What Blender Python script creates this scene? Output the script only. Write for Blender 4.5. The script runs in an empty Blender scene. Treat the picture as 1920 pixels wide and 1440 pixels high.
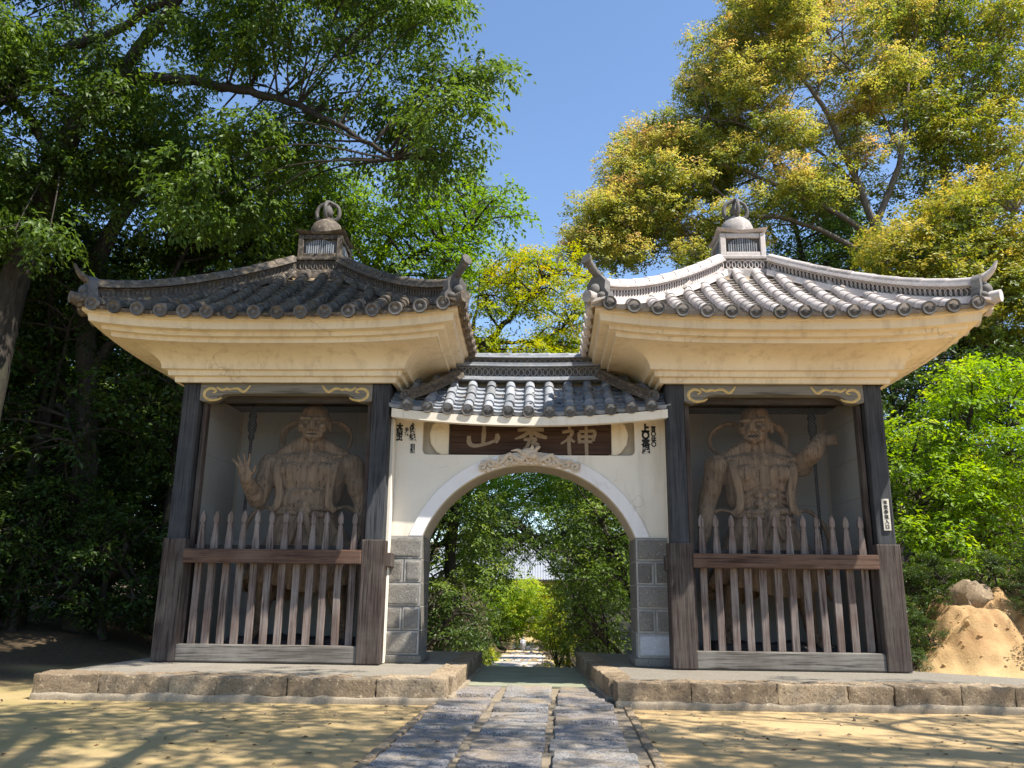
import bpy, bmesh, math, random
import numpy as np
from mathutils import Vector, Matrix
from mathutils.geometry import tessellate_polygon

random.seed(11)
rng = np.random.default_rng(11)
sc = bpy.context.scene
COL = sc.collection

# ------------------------------------------------------------------ camera
CAM = np.array((0.198, -10.555, 1.107))
YAW, PITCH, ROLL, FPX = 0.03713, 0.2482, 0.01163, 1553.0
_f = np.array((-math.sin(YAW)*math.cos(PITCH), math.cos(YAW)*math.cos(PITCH), math.sin(PITCH)))
_r0 = np.array((math.cos(YAW), math.sin(YAW), 0.0))
_u0 = np.cross(_r0, _f)
_r = math.cos(ROLL)*_r0 + math.sin(ROLL)*_u0
_u = -math.sin(ROLL)*_r0 + math.cos(ROLL)*_u0
cd = bpy.data.cameras.new('camera')
cd.sensor_width = 36.0
cd.lens = FPX/1920*36.0
cd.clip_start, cd.clip_end = 0.1, 3000
cam = bpy.data.objects.new('camera', cd)
COL.objects.link(cam)
cam.matrix_world = Matrix(((_r[0], _u[0], -_f[0], CAM[0]), (_r[1], _u[1], -_f[1], CAM[1]), (_r[2], _u[2], -_f[2], CAM[2]), (0, 0, 0, 1)))
sc.camera = cam

# ------------------------------------------------------------------ sky, sun, exposure
SUN = Vector((0.46, -0.27, 0.85)).normalized()          # direction towards the sun
sun_el = math.asin(SUN.z)
sun_az = math.atan2(SUN.x, SUN.y)
world = bpy.data.worlds.new('World')
sc.world = world
world.use_nodes = True
wn = world.node_tree
bg = wn.nodes['Background']
sky = wn.nodes.new('ShaderNodeTexSky')
sky.sky_type = 'NISHITA'
sky.sun_disc = False
sky.sun_elevation = sun_el
sky.sun_rotation = sun_az
sky.altitude = 200
sky.air_density = 1.0
sky.dust_density = 0.15
sky.ozone_density = 3.2
wn.links.new(sky.outputs[0], bg.inputs[0])
bg.inputs[1].default_value = 0.13
sd = bpy.data.lights.new('sun', 'SUN')
sd.energy = 5.0
sd.angle = math.radians(0.53)
sd.color = (1.0, 0.94, 0.84)
so = bpy.data.objects.new('sun', sd)
COL.objects.link(so)
so.rotation_euler = SUN.to_track_quat('Z', 'Y').to_euler()
so.location = (20, -10, 40)
sc.view_settings.view_transform = 'Standard'
sc.view_settings.look = 'None'
sc.view_settings.exposure = 0.98
sc.view_settings.gamma = 1.0
sc.render.engine = 'CYCLES'
sc.cycles.max_bounces = 8
sc.cycles.diffuse_bounces = 5
sc.cycles.transmission_bounces = 5
sc.cycles.caustics_reflective = False
sc.cycles.caustics_refractive = False
sc.cycles.use_denoising = True

# ------------------------------------------------------------------ helpers
def at(x, y, Y):
    """world point seen in direction of photo pixel (x, y) at depth plane Y"""
    d = _f*FPX + _r*(x-960) + _u*(720-y)
    return CAM + d*((Y-CAM[1])/d[1])

def tag(o, label=None, cat=None, group=None, kind=None):
    if label: o['label'] = label
    if cat: o['category'] = cat
    if group: o['group'] = group
    if kind: o['kind'] = kind
    return o

def empty(name, loc=(0, 0, 0), parent=None):
    o = bpy.data.objects.new(name, None)
    o.empty_display_size = 0.2
    COL.objects.link(o)
    o.location = loc
    if parent: o.parent = parent
    return o

def link(name, me, parent=None, loc=None, rot=None, scale=None):
    o = bpy.data.objects.new(name, me)
    COL.objects.link(o)
    if parent: o.parent = parent
    if loc is not None: o.location = loc
    if rot is not None: o.rotation_euler = rot
    if scale is not None: o.scale = scale
    return o

def copy_tree(o, parent=None):
    c = o.copy()
    COL.objects.link(c)
    c.parent = parent
    for ch in list(o.children):
        copy_tree(ch, c)
    return c

class MB:
    def __init__(s): s.v = []; s.f = []
    def add(s, vs, fs):
        n = len(s.v)
        s.v += [tuple(map(float, p)) for p in vs]
        s.f += [tuple(i+n for i in f) for f in fs]
        return s
    def box(s, c, size, rot=None):
        hx, hy, hz = size[0]/2, size[1]/2, size[2]/2
        vs = [Vector((a*hx, b*hy, e*hz)) for a in (-1, 1) for b in (-1, 1) for e in (-1, 1)]
        if rot is not None:
            vs = [rot @ p for p in vs]
        vs = [p+Vector(c) for p in vs]
        return s.add(vs, [(0, 1, 3, 2), (4, 6, 7, 5), (0, 4, 5, 1), (2, 3, 7, 6), (0, 2, 6, 4), (1, 5, 7, 3)])
    def bb(s, x0, x1, y0, y1, z0, z1):
        return s.box(((x0+x1)/2, (y0+y1)/2, (z0+z1)/2), (x1-x0, y1-y0, z1-z0))
    def tube(s, pts, rad, seg=8, caps=True, squash=None):
        pts = [Vector(p) for p in pts]
        n = len(pts)
        if not hasattr(rad, '__len__'): rad = [rad]*n
        rings = []
        prev = None
        for i, p in enumerate(pts):
            t = (pts[min(i+1, n-1)]-pts[max(i-1, 0)])
            if t.length < 1e-9: t = Vector((0, 0, 1))
            t.normalize()
            if prev is None:
                a = Vector((0, 0, 1)) if abs(t.z) < .9 else Vector((1, 0, 0))
                nx = t.cross(a).normalized()
            else:
                nx = (prev - t*prev.dot(t))
                nx = nx.normalized() if nx.length > 1e-6 else t.orthogonal().normalized()
            prev = nx
            ny = t.cross(nx)
            rings.append([p + (nx*math.cos(2*math.pi*k/seg) + ny*math.sin(2*math.pi*k/seg)*(squash or 1))*rad[i] for k in range(seg)])
        vs = [q for r in rings for q in r]
        fs = []
        for i in range(n-1):
            for k in range(seg):
                k2 = (k+1) % seg
                fs.append((i*seg+k, i*seg+k2, (i+1)*seg+k2, (i+1)*seg+k))
        if caps:
            fs.append(tuple(range(seg))[::-1])
            fs.append(tuple((n-1)*seg+k for k in range(seg)))
        return s.add(vs, fs)
    def lathe(s, prof, seg=20, c=(0, 0, 0), sx=1, sy=1):
        vs = []; fs = []
        for r, z in prof:
            for k in range(seg):
                a = 2*math.pi*k/seg
                vs.append((c[0]+r*math.cos(a)*sx, c[1]+r*math.sin(a)*sy, c[2]+z))
        for i in range(len(prof)-1):
            for k in range(seg):
                k2 = (k+1) % seg
                fs.append((i*seg+k, i*seg+k2, (i+1)*seg+k2, (i+1)*seg+k))
        fs.append(tuple(range(seg))[::-1])
        fs.append(tuple((len(prof)-1)*seg+k for k in range(seg)))
        return s.add(vs, fs)
    def ell(s, c, r, rot=None, seg=14, rings=9):
        vs = []; fs = []
        for i in range(rings+1):
            th = math.pi*i/rings
            for k in range(seg):
                a = 2*math.pi*k/seg
                p = Vector((r[0]*math.sin(th)*math.cos(a), r[1]*math.sin(th)*math.sin(a), r[2]*math.cos(th)))
                if rot is not None: p = rot @ p
                vs.append(p+Vector(c))
        for i in range(rings):
            for k in range(seg):
                k2 = (k+1) % seg
                fs.append((i*seg+k, (i+1)*seg+k, (i+1)*seg+k2, i*seg+k2))
        return s.add(vs, fs)
    def caps(s, p0, p1, r0, r1, seg=12):
        p0, p1 = Vector(p0), Vector(p1)
        d = (p1-p0)
        L = d.length; d.normalize()
        pts = []; rr = []
        for i in range(4):
            a = math.pi/2*(i/4)
            pts.append(p0-d*r0*math.cos(a)); rr.append(max(r0*math.sin(a), 1e-3))
        for i in range(5):
            t = i/4
            pts.append(p0+d*L*t); rr.append(r0+(r1-r0)*t)
        for i in range(3, -1, -1):
            a = math.pi/2*(i/4)
            pts.append(p1+d*r1*math.cos(a)); rr.append(max(r1*math.sin(a), 1e-3))
        return s.tube(pts, rr, seg)
    def sweep(s, path, sec, side=None, closed_sec=True):
        """sweep a section [(side, up)] along path; up is z, side is horizontal normal"""
        pts = [Vector(p) for p in path]
        n = len(pts); m = len(sec)
        vs = []; fs = []
        for i, p in enumerate(pts):
            t = pts[min(i+1, n-1)]-pts[max(i-1, 0)]
            t = Vector((t.x, t.y, 0)).normalized()
            sd_ = Vector((-t.y, t.x, 0)) if side is None else Vector(side)
            for a, b in sec:
                vs.append(p+sd_*a+Vector((0, 0, b)))
        for i in range(n-1):
            for k in range(m if closed_sec else m-1):
                k2 = (k+1) % m
                fs.append((i*m+k, i*m+k2, (i+1)*m+k2, (i+1)*m+k))
        if closed_sec:
            fs.append(tuple(range(m))[::-1])
            fs.append(tuple((n-1)*m+k for k in range(m)))
        return s.add(vs, fs)
    def plate(s, loops, y0, y1):
        """flat plate in the xz plane between y0 and y1 from an outline and holes"""
        L = [[Vector((a, b, 0)) for a, b in lp] for lp in loops]
        tri = tessellate_polygon(L)
        flat = [p for lp in loops for p in lp]
        n = len(flat)
        vs = [(a, y0, b) for a, b in flat]+[(a, y1, b) for a, b in flat]
        fs = [tuple(t) for t in tri]+[tuple(i+n for i in t)[::-1] for t in tri]
        k = 0
        for lp in loops:
            m = len(lp)
            for i in range(m):
                j = (i+1) % m
                fs.append((k+i, k+j, k+j+n, k+i+n))
            k += m
        return s.add(vs, fs)
    def mesh(s, name, mat, smooth=False, bevel=0, seg=1, angle=40):
        me = bpy.data.meshes.new(name)
        me.from_pydata(s.v, [], s.f)
        bm = bmesh.new(); bm.from_mesh(me)
        bmesh.ops.recalc_face_normals(bm, faces=bm.faces)
        if bevel:
            es = [e for e in bm.edges if e.is_manifold and e.calc_face_angle(0) > math.radians(35)]
            bmesh.ops.bevel(bm, geom=es, offset=bevel, segments=seg, affect='EDGES', profile=.6, clamp_overlap=True)
        bm.to_mesh(me); bm.free()
        if smooth:
            me.polygons.foreach_set('use_smooth', [True]*len(me.polygons))
            me.set_sharp_from_angle(angle=math.radians(angle))
        me.materials.append(mat)
        return me
    def build(s, name, mat, parent=None, smooth=False, bevel=0, seg=1, loc=None, rot=None, angle=40):
        return link(name, s.mesh(name, mat, smooth, bevel, seg, angle), parent, loc, rot)

def catmull(P, n=6):
    P = [Vector(p) for p in P]
    Q = [P[0]*2-P[1]]+P+[P[-1]*2-P[-2]]
    out = []
    for i in range(1, len(Q)-2):
        for k in range(n):
            t = k/n
            a, b, c, d = Q[i-1], Q[i], Q[i+1], Q[i+2]
            out.append(.5*((2*b)+(c-a)*t+(2*a-5*b+4*c-d)*t*t+(3*b-a-3*c+d)*t**3))
    out.append(P[-1])
    return out

def lerp_list(a, n):
    m = len(a)
    out = []
    for i in range(n):
        t = i/(n-1)*(m-1)
        k = min(int(t), m-2)
        out.append(a[k]+(a[k+1]-a[k])*(t-k))
    return out

def rough_block(sx, sy, sz, amp, sub=0.08, seed=0, rnd=0.02):
    """a hewn stone block centred at the origin: subdivided, rounded and uneven"""
    bm = bmesh.new()
    bmesh.ops.create_cube(bm, size=1)
    bmesh.ops.scale(bm, verts=bm.verts, vec=(sx, sy, sz))
    bmesh.ops.bevel(bm, geom=bm.edges[:], offset=rnd, segments=2, affect='EDGES', profile=.5)
    for ax, s in enumerate((sx, sy, sz)):
        n = int(s/sub)
        for k in range(1, n):
            co = [0, 0, 0]; co[ax] = -s/2+s*k/n
            no = [0, 0, 0]; no[ax] = 1
            bmesh.ops.bisect_plane(bm, geom=bm.verts[:]+bm.edges[:]+bm.faces[:], plane_co=co, plane_no=no)
    from mathutils import noise
    for v in bm.verts:
        p = v.co*7+Vector((seed*3.7, seed*1.3, seed*.7))
        v.co += Vector((noise.noise(p), noise.noise(p+Vector((9, 3, 1))), noise.noise(p+Vector((2, 8, 5)))))*amp
        p = v.co*2.3+Vector((seed*1.7, 0, 5))
        v.co += Vector((noise.noise(p), noise.noise(p+Vector((9, 3, 1))), noise.noise(p+Vector((2, 8, 5)))))*amp
    if sub < .06:
        for v in bm.verts:
            p = v.co*23+Vector((seed*2.1, 3, seed*.9))
            v.co += Vector((noise.noise(p), noise.noise(p+Vector((9, 3, 1))), noise.noise(p+Vector((2, 8, 5)))))*amp*.75
    return bm

def bm_link(bm, name, mat, parent=None, loc=None, rot=None, smooth=True, angle=50):
    bmesh.ops.recalc_face_normals(bm, faces=bm.faces)
    me = bpy.data.meshes.new(name)
    bm.to_mesh(me); bm.free()
    if smooth:
        me.polygons.foreach_set('use_smooth', [True]*len(me.polygons))
        me.set_sharp_from_angle(angle=math.radians(angle))
    me.materials.append(mat)
    return link(name, me, parent, loc, rot)

# ------------------------------------------------------------------ materials
class NT:
    def __init__(s, name):
        s.m = bpy.data.materials.new(name)
        s.m.use_nodes = True
        s.t = s.m.node_tree
        s.b = s.t.nodes['Principled BSDF']
        s.b.inputs['Roughness'].default_value = .85
        s.b.inputs['Specular IOR Level'].default_value = .3
        s.co = s.t.nodes.new('ShaderNodeTexCoord')
        s.gc = None
    def n(s, kind, **kw):
        o = s.t.nodes.new('ShaderNode'+kind)
        for k, v in kw.items(): setattr(o, k, v)
        return o
    def l(s, a, b): s.t.links.new(a, b)
    def vec(s, scale=(1, 1, 1), world=False, rnd=0, loc=(0, 0, 0)):
        mp = s.n('Mapping')
        mp.inputs['Scale'].default_value = scale
        mp.inputs['Location'].default_value = loc
        if world:
            if s.gc is None: s.gc = s.n('NewGeometry')
            s.l(s.gc.outputs['Position'], mp.inputs[0])
        else:
            s.l(s.co.outputs['Object'], mp.inputs[0])
            if rnd:
                oi = s.n('ObjectInfo'); ml = s.n('Math', operation='MULTIPLY'); ml.inputs[1].default_value = rnd
                s.l(oi.outputs['Random'], ml.inputs[0]); cm = s.n('CombineXYZ')
                for i in range(3): s.l(ml.outputs[0], cm.inputs[i])
                s.l(cm.outputs[0], mp.inputs['Location'])
        return mp.outputs[0]
    def noise(s, vec, scale, detail=4, rough=.55, dist=0):
        o = s.n('TexNoise')
        o.inputs['Scale'].default_value = scale; o.inputs['Detail'].default_value = detail
        o.inputs['Roughness'].default_value = rough; o.inputs['Distortion'].default_value = dist
        s.l(vec, o.inputs['Vector'])
        return o.outputs['Fac']
    def vor(s, vec, scale, feature='F1'):
        o = s.n('TexVoronoi', feature=feature)
        o.inputs['Scale'].default_value = scale
        s.l(vec, o.inputs['Vector'])
        return o.outputs['Distance']
    def ramp(s, fac, stops):
        o = s.n('ValToRGB')
        el = o.color_ramp.elements
        while len(el) < len(stops): el.new(.5)
        for e, (p, c) in zip(el, stops):
            e.position = p
            e.color = (*c, 1) if hasattr(c, '__len__') else (c, c, c, 1)
        s.l(fac, o.inputs[0])
        return o.outputs[0]
    def mix(s, fac, a, b, mode='MIX'):
        o = s.n('MixRGB', blend_type=mode)
        for i, v in ((0, fac), (1, a), (2, b)):
            if isinstance(v, (int, float)): o.inputs[i].default_value = v
            elif isinstance(v, tuple): o.inputs[i].default_value = (*v, 1)
            else: s.l(v, o.inputs[i])
        return o.outputs[0]
    def rand(s):
        return s.n('ObjectInfo').outputs['Random']
    def bump(s, h, strength=.4, dist=.01):
        o = s.n('Bump')
        o.inputs['Strength'].default_value = strength; o.inputs['Distance'].default_value = dist
        s.l(h, o.inputs['Height']); s.l(o.outputs[0], s.b.inputs['Normal'])
    def col(s, c): s.l(c, s.b.inputs['Base Color']); return s

def m_plaster(name, a, b, stain, amt=.35, bump=.15):
    t = NT(name)
    w = t.vec(world=True)
    n1 = t.noise(w, 1.3, 5, .6)
    c = t.ramp(n1, [(.3, a), (.7, b)])
    st = t.noise(t.vec((7, 7, .9), world=True), 1.0, 5, .65)
    c = t.mix(t.ramp(st, [(.50, 0.0), (.74, amt)]), c, stain)
    wp = t.n('VectorMath', operation='ADD'); nz = t.n('TexNoise'); nz.inputs['Scale'].default_value = 3.0; t.l(w, nz.inputs['Vector']); sc2 = t.n('VectorMath', operation='SCALE'); sc2.inputs['Scale'].default_value = .5; t.l(nz.outputs['Color'], sc2.inputs[0]); t.l(w, wp.inputs[0]); t.l(sc2.outputs[0], wp.inputs[1])
    ck = t.vor(wp.outputs[0], 1.35, 'DISTANCE_TO_EDGE')
    ckm = t.mix(1.0, t.ramp(ck, [(0.0, .55*min(1, amt*2)), (.010, 0.0)]), t.ramp(t.noise(w, 1.1, 2, .5), [(.45, 0.0), (.6, 1.0)]), 'MULTIPLY')
    c = t.mix(ckm, c, tuple(x*.6 for x in stain))
    bl_ = t.noise(w, .55, 3, .5)
    c = t.mix(t.ramp(bl_, [(.45, 0.0), (.7, amt*.7)]), c, tuple(x*.5+y*.5 for x, y in zip(b, stain)))
    sp = t.noise(w, 26, 3, .6)
    c = t.mix(t.ramp(sp, [(.62, 0.0), (.8, amt*.6)]), c, stain)
    t.col(c); t.bump(t.noise(w, 45, 5, .7), bump, .01)
    return t.m

def m_wood(name, dark, mid, grey, greyamt=.5, axis=2, bump=.5, rnd=5.0, scale=1.0):
    t = NT(name)
    s = [22*scale]*3; s[axis] = 1.1*scale
    s2 = [60*scale]*3; s2[axis] = 2.0*scale
    v = t.vec(tuple(s), rnd=rnd); v2 = t.vec(tuple(s2), rnd=rnd)
    g = t.noise(v, 1, 5, .6, .4)
    c = t.ramp(g, [(.3, dark), (.65, mid)])
    pt = t.noise(t.vec((2.2, 2.2, 2.2), rnd=rnd), 1, 4, .6)
    f = t.noise(v2, 1, 4, .6)
    fac = t.mix(.5, pt, f)
    c = t.mix(t.ramp(fac, [(.42, 0.0), (.62, greyamt)]), c, grey)
    cr = t.noise(v2, 1.0, 2, .5)
    c = t.mix(t.ramp(cr, [(.3, .75), (.42, 0.0)]), c, tuple(x*.3 for x in dark))
    t.col(c); t.bump(f, bump, .006)
    t.b.inputs['Roughness'].default_value = .8
    return t.m

def m_tile(name, a, b, lichen, moss, mossamt=.3, lamt=.5):
    t = NT(name)
    w = t.vec(world=True)
    rr = t.rand()
    n = t.noise(t.vec((1, 1, 1), rnd=9), 6, 5, .65)
    c = t.ramp(n, [(.25, a), (.75, b)])
    c = t.mix(t.ramp(rr, [(0, 0.0), (.55, .12), (1, .75)]), c, tuple(x*.5 for x in a))
    n2 = t.noise(w, 17, 6, .7)
    c = t.mix(t.ramp(n2, [(.5, 0.0), (.66, lamt)]), c, lichen)
    n3 = t.noise(w, 5, 5, .7)
    c = t.mix(t.ramp(n3, [(.52, 0.0), (.7, mossamt)]), c, moss)
    t.col(c); t.bump(n2, .35, .008)
    t.b.inputs['Roughness'].default_value = .75
    return t.m

def m_stone(name, a, b, speck, lich=(.3, .28, .2), lamt=.3, grain=90, bump=.5):
    t = NT(name)
    w = t.vec(world=True)
    n = t.noise(w, 3, 5, .6)
    c = t.ramp(n, [(.3, a), (.7, b)])
    c = t.mix(t.ramp(t.rand(), [(0, 0.0), (1, .7)]), c, tuple(x*.62 for x in a))
    g = t.noise(w, grain, 3, .7)
    c = t.mix(t.ramp(g, [(.52, 0.0), (.64, .7)]), c, speck)
    g2 = t.noise(w, grain*.6, 2, .6)
    c = t.mix(t.ramp(g2, [(.6, 0.0), (.72, .5)]), c, tuple(min(x*1.7, .8) for x in b))
    l_ = t.noise(w, 6, 6, .7)
    c = t.mix(t.ramp(l_, [(.55, 0.0), (.72, lamt)]), c, lich)
    t.col(c); t.bump(t.noise(w, 38, 6, .75), bump, .012)
    return t.m

def m_leaf(name, stops, trans=.4, gloss=.45):
    t = NT(name)
    at_ = t.n('Attribute', attribute_name='tint')
    c = t.ramp(at_.outputs['Fac'], stops)
    t.col(c)
    t.b.inputs['Roughness'].default_value = gloss
    t.b.inputs['Specular IOR Level'].default_value = .35
    tr = t.n('BsdfTranslucent')
    hs = t.n('HueSaturation')
    hs.inputs['Hue'].default_value = .485; hs.inputs['Saturation'].default_value = 1.1; hs.inputs['Value'].default_value = 1.5
    t.l(c, hs.inputs['Color']); t.l(hs.outputs[0], tr.inputs['Color'])
    mx = t.n('MixShader')
    mx.inputs[0].default_value = trans
    t.l(t.b.outputs[0], mx.inputs[1]); t.l(tr.outputs[0], mx.inputs[2])
    t.l(mx.outputs[0], t.t.nodes['Material Output'].inputs[0])
    return t.m

def m_bark(name, a, b, moss=(.06, .08, .03), amt=.3):
    t = NT(name)
    v = t.vec((9, 9, 2), world=True)
    n = t.noise(v, 1.5, 6, .7, .5)
    c = t.ramp(n, [(.3, a), (.7, b)])
    c = t.mix(t.ramp(t.noise(t.vec(world=True), 2.2, 4, .6), [(.5, 0.0), (.7, amt)]), c, moss)
    t.col(c); t.bump(n, .8, .03)
    return t.m

def m_plain(name, c, rough=.7, bump=0):
    t = NT(name)
    n = t.noise(t.vec(world=True), 20, 4, .6)
    t.col(t.ramp(n, [(.3, tuple(x*.8 for x in c)), (.7, tuple(min(1, x*1.1) for x in c))]))
    t.b.inputs['Roughness'].default_value = rough
    if bump: t.bump(n, bump, .01)
    return t.m

M = {}
M['cream'] = m_plaster('cream_plaster', (.79, .69, .52), (.69, .58, .42), (.36, .27, .17), .5)
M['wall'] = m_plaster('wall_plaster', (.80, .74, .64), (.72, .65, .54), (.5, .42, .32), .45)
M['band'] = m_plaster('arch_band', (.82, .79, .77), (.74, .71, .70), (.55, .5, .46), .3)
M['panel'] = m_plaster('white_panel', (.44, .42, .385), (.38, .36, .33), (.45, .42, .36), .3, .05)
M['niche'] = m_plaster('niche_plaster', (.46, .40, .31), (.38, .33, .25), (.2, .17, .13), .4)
M['post'] = m_wood('post_wood', (.018, .019, .022), (.042, .044, .05), (.095, .096, .10), .45)
M['sleeve'] = m_wood('sleeve_wood', (.022, .014, .012), (.062, .041, .034), (.17, .15, .13), .45)
M['rail'] = m_wood('rail_wood', (.038, .018, .012), (.115, .058, .036), (.22, .15, .11), .4, axis=0)
M['sill'] = m_wood('sill_wood', (.06, .05, .042), (.145, .125, .105), (.28, .265, .235), .6, axis=0)
M['picket'] = m_wood('picket_wood', (.05, .031, .025), (.165, .115, .094), (.33, .29, .265), .55, rnd=30)
M['lintel'] = m_wood('lintel_wood', (.13, .12, .10), (.2, .18, .15), (.25, .24, .21), .4, axis=0, bump=.2)
M['darkwood'] = m_wood('dark_wood', (.03, .025, .022), (.07, .055, .05), (.11, .1, .1), .4, axis=0)
M['gold'] = m_plain('gold_paint', (.62, .46, .2), .5)
M['board'] = m_wood('plaque_board', (.022, .011, .007), (.065, .032, .02), (.09, .05, .03), .35, axis=0, rnd=0)
M['letter'] = m_plain('faded_letter', (.27, .205, .145), .8)
M['ink'] = m_plain('ink', (.03, .03, .032), .8)
M['paper'] = m_plain('pale_paper', (.62, .58, .5), .8)
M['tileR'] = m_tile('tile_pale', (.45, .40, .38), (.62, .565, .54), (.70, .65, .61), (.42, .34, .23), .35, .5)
M['tileL'] = m_tile('tile_mossy_shaded', (.06, .048, .038), (.135, .11, .088), (.40, .33, .25), (.15, .105, .05), .7, .5)  # pale tile's base darkened for the left roof's shade, plus moss and lichen
M['panR'] = m_tile('tile_pan_dark', (.20, .17, .145), (.30, .265, .235), (.44, .39, .33), (.26, .2, .12), .5, .4)  # darker tone for the pan tiles between the pale round ones
M['tileC'] = m_tile('tile_blue', (.20, .22, .25), (.36, .38, .42), (.5, .48, .46), (.2, .17, .12), .3, .35)
M['tileD'] = m_tile('tile_end', (.085, .08, .078), (.16, .15, .145), (.26, .24, .21), (.16, .13, .09), .3, .3)
M['bed'] = m_plain('roof_clay', (.30, .22, .13), .95, .5)
M['pier'] = m_stone('granite_pier', (.185, .17, .15), (.27, .25, .22), (.075, .072, .068), (.21, .175, .125), .5, 60, .9)
M['pale'] = m_stone('granite_pale', (.40, .41, .44), (.52, .53, .56), (.2, .2, .21), (.3, .3, .3), .1)
M['joint'] = m_plain('pale_mortar', (.33, .315, .29), .9)
M['kerb'] = m_stone('kerb_granite', (.27, .195, .12), (.42, .33, .22), (.10, .07, .05), (.10, .075, .055), .9, 42, 1.0)
def m_paving():
    t = NT('paving_granite')
    w = t.vec(world=True)
    c = t.ramp(t.rand(), [(0, (.33, .285, .26)), (.2, (.25, .25, .26)), (.4, (.36, .335, .31)), (.6, (.185, .18, .18)), (.8, (.30, .265, .25)), (1, (.28, .28, .29))])
    g = t.noise(w, 62, 3, .75)
    c = t.mix(t.ramp(g, [(.46, 0.0), (.60, .85)]), c, (.045, .043, .042))
    g2 = t.noise(w, 45, 3, .7)
    c = t.mix(t.ramp(g2, [(.54, 0.0), (.68, .75)]), c, (.50, .47, .44))
    c = t.mix(t.ramp(t.noise(w, 2.6, 6, .7), [(.46, 0.0), (.66, .75)]), c, (.36, .27, .165))
    t.col(c); t.bump(t.noise(w, 30, 7, .78), 1.0, .02)
    return t.m
M['paving'] = m_paving()
M['step'] = m_stone('step_granite', (.30, .285, .275), (.44, .42, .40), (.07, .07, .075), (.32, .25, .17), .5, 48, .9)
M['mortar'] = m_stone('sand_mortar', (.27, .22, .155), (.34, .28, .20), (.16, .13, .1), (.19, .155, .11), .5, 60, .5)
M['slab'] = m_stone('platform_screed', (.225, .20, .16), (.30, .27, .22), (.15, .13, .105), (.15, .13, .10), .6, 60, .4)
M['deck'] = m_wood('green_deck', (.17, .18, .115), (.27, .28, .19), (.33, .33, .26), .5, axis=0, bump=.4)
M['statue'] = m_wood('statue_wood', (.095, .056, .031), (.36, .235, .14), (.27, .21, .15), .4, bump=1.0, rnd=0, scale=.7)
M['eye'] = m_plain('painted_eye', (.20, .16, .11), .5)
M['staff'] = m_plain('black_staff', (.012, .012, .013), .6)
M['wire'] = m_plain('wire', (.22, .21, .2), .5)
M['bark'] = m_bark('dark_bark', (.020, .016, .013), (.06, .048, .038), (.05, .062, .03), .4)
M['bark2'] = m_bark('grey_bark', (.09, .075, .06), (.22, .18, .145), (.13, .12, .08), .2)
M['carve'] = m_plaster('carved_stucco', (.66, .56, .44), (.54, .44, .34), (.3, .24, .17), .5, .3)
M['earth'] = None

# ------------------------------------------------------------------ ground
def sstep(a, b, x):
    t = np.clip((x-a)/(b-a), 0, 1)
    return t*t*(3-2*t)

def vnoise(x, y, s, seed):
    """cheap smooth value noise on arrays"""
    X = x/s+seed*17.3; Y_ = y/s+seed*5.1
    xi = np.floor(X).astype(int); yi = np.floor(Y_).astype(int)
    fx = X-xi; fy = Y_-yi
    fx = fx*fx*(3-2*fx); fy = fy*fy*(3-2*fy)
    def h(a, b):
        q = (a*374761393+b*668265263+seed*69069) & 0x7fffffff
        q = ((q ^ (q >> 13))*1274126177) & 0x7fffffff
        return (q & 0xffff)/65535.0
    return (h(xi, yi)*(1-fx)+h(xi+1, yi)*fx)*(1-fy)+(h(xi, yi+1)*(1-fx)+h(xi+1, yi+1)*fx)*fy

def height(x, y):
    x = np.asarray(x, float); y = np.asarray(y, float)
    g = np.interp(y, [-400, 2.72, 2.95, 12, 50, 95, 130, 200, 500], [0, 0, -.4, -2.2, -4.6, -6.6, -3.5, 8, 30])
    side = np.interp(y, [-400, 6, 30, 95, 200, 500], [0, 0, .6, 0, 8, 30])
    w = sstep(4.3, 7.0, np.abs(x))
    h = g*(1-w)+side*w
    n = vnoise(x, y, .5, 3)-.5
    n2 = vnoise(x, y, 1.7, 5)-.5
    bank = sstep(5.15+.25*n2, 6.65+.5*n2, x+.2*(y-1.5))*sstep(.35, 2.3+.5*n2, y+.12*(x-6))
    er = (vnoise(x, y, .33, 21)-.5)*.20+(vnoise(x, y, .14, 22)-.5)*.09+np.abs(vnoise(x, y*.4, .22, 23)-.5)*.16
    h = h+bank*(1.05+.35*n2+.16*n+er*2.4*(1-.3*bank))
    hill = sstep(5, 11, x)*np.clip(y-4.5, 0, 30)*.24
    h = h+hill
    lf = sstep(-6.2, -9, x)*sstep(-1, 4, y)
    h = h+lf*(.35+.3*n2)
    calm = 1-.8*sstep(-2, -3, -np.abs(x)*0+y-99)      # constant, keeps the plaza gently uneven
    h = h+.012*(vnoise(x, y, .9, 8)-.5)*calm
    return h

gx = np.unique(np.concatenate([np.linspace(-600, -60, 12), np.linspace(-60, -12, 30), np.arange(-12, 12, .16), np.arange(4.9, 9, .05), np.linspace(12, 60, 30), np.linspace(60, 600, 12)]))
gy = np.unique(np.concatenate([np.linspace(-600, -40, 10), np.linspace(-40, -11, 18), np.arange(-11, 7, .16), np.arange(.2, 4.2, .05), np.linspace(7, 130, 110), np.linspace(130, 900, 20)]))
GX, GY = np.meshgrid(gx, gy)
GZ = height(GX, GY)
ny_, nx_ = GX.shape
vv = np.stack([GX, GY, GZ], -1).reshape(-1, 3)
idx = np.arange(nx_*ny_).reshape(ny_, nx_)
quads = np.stack([idx[:-1, :-1], idx[:-1, 1:], idx[1:, 1:], idx[1:, :-1]], -1).reshape(-1, 4)
gme = bpy.data.meshes.new('ground')
gme.from_pydata(vv.tolist(), [], quads.tolist())
gme.polygons.foreach_set('use_smooth', [True]*len(gme.polygons))
nn = vnoise(GX, GY, .8, 12)-.5
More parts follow.
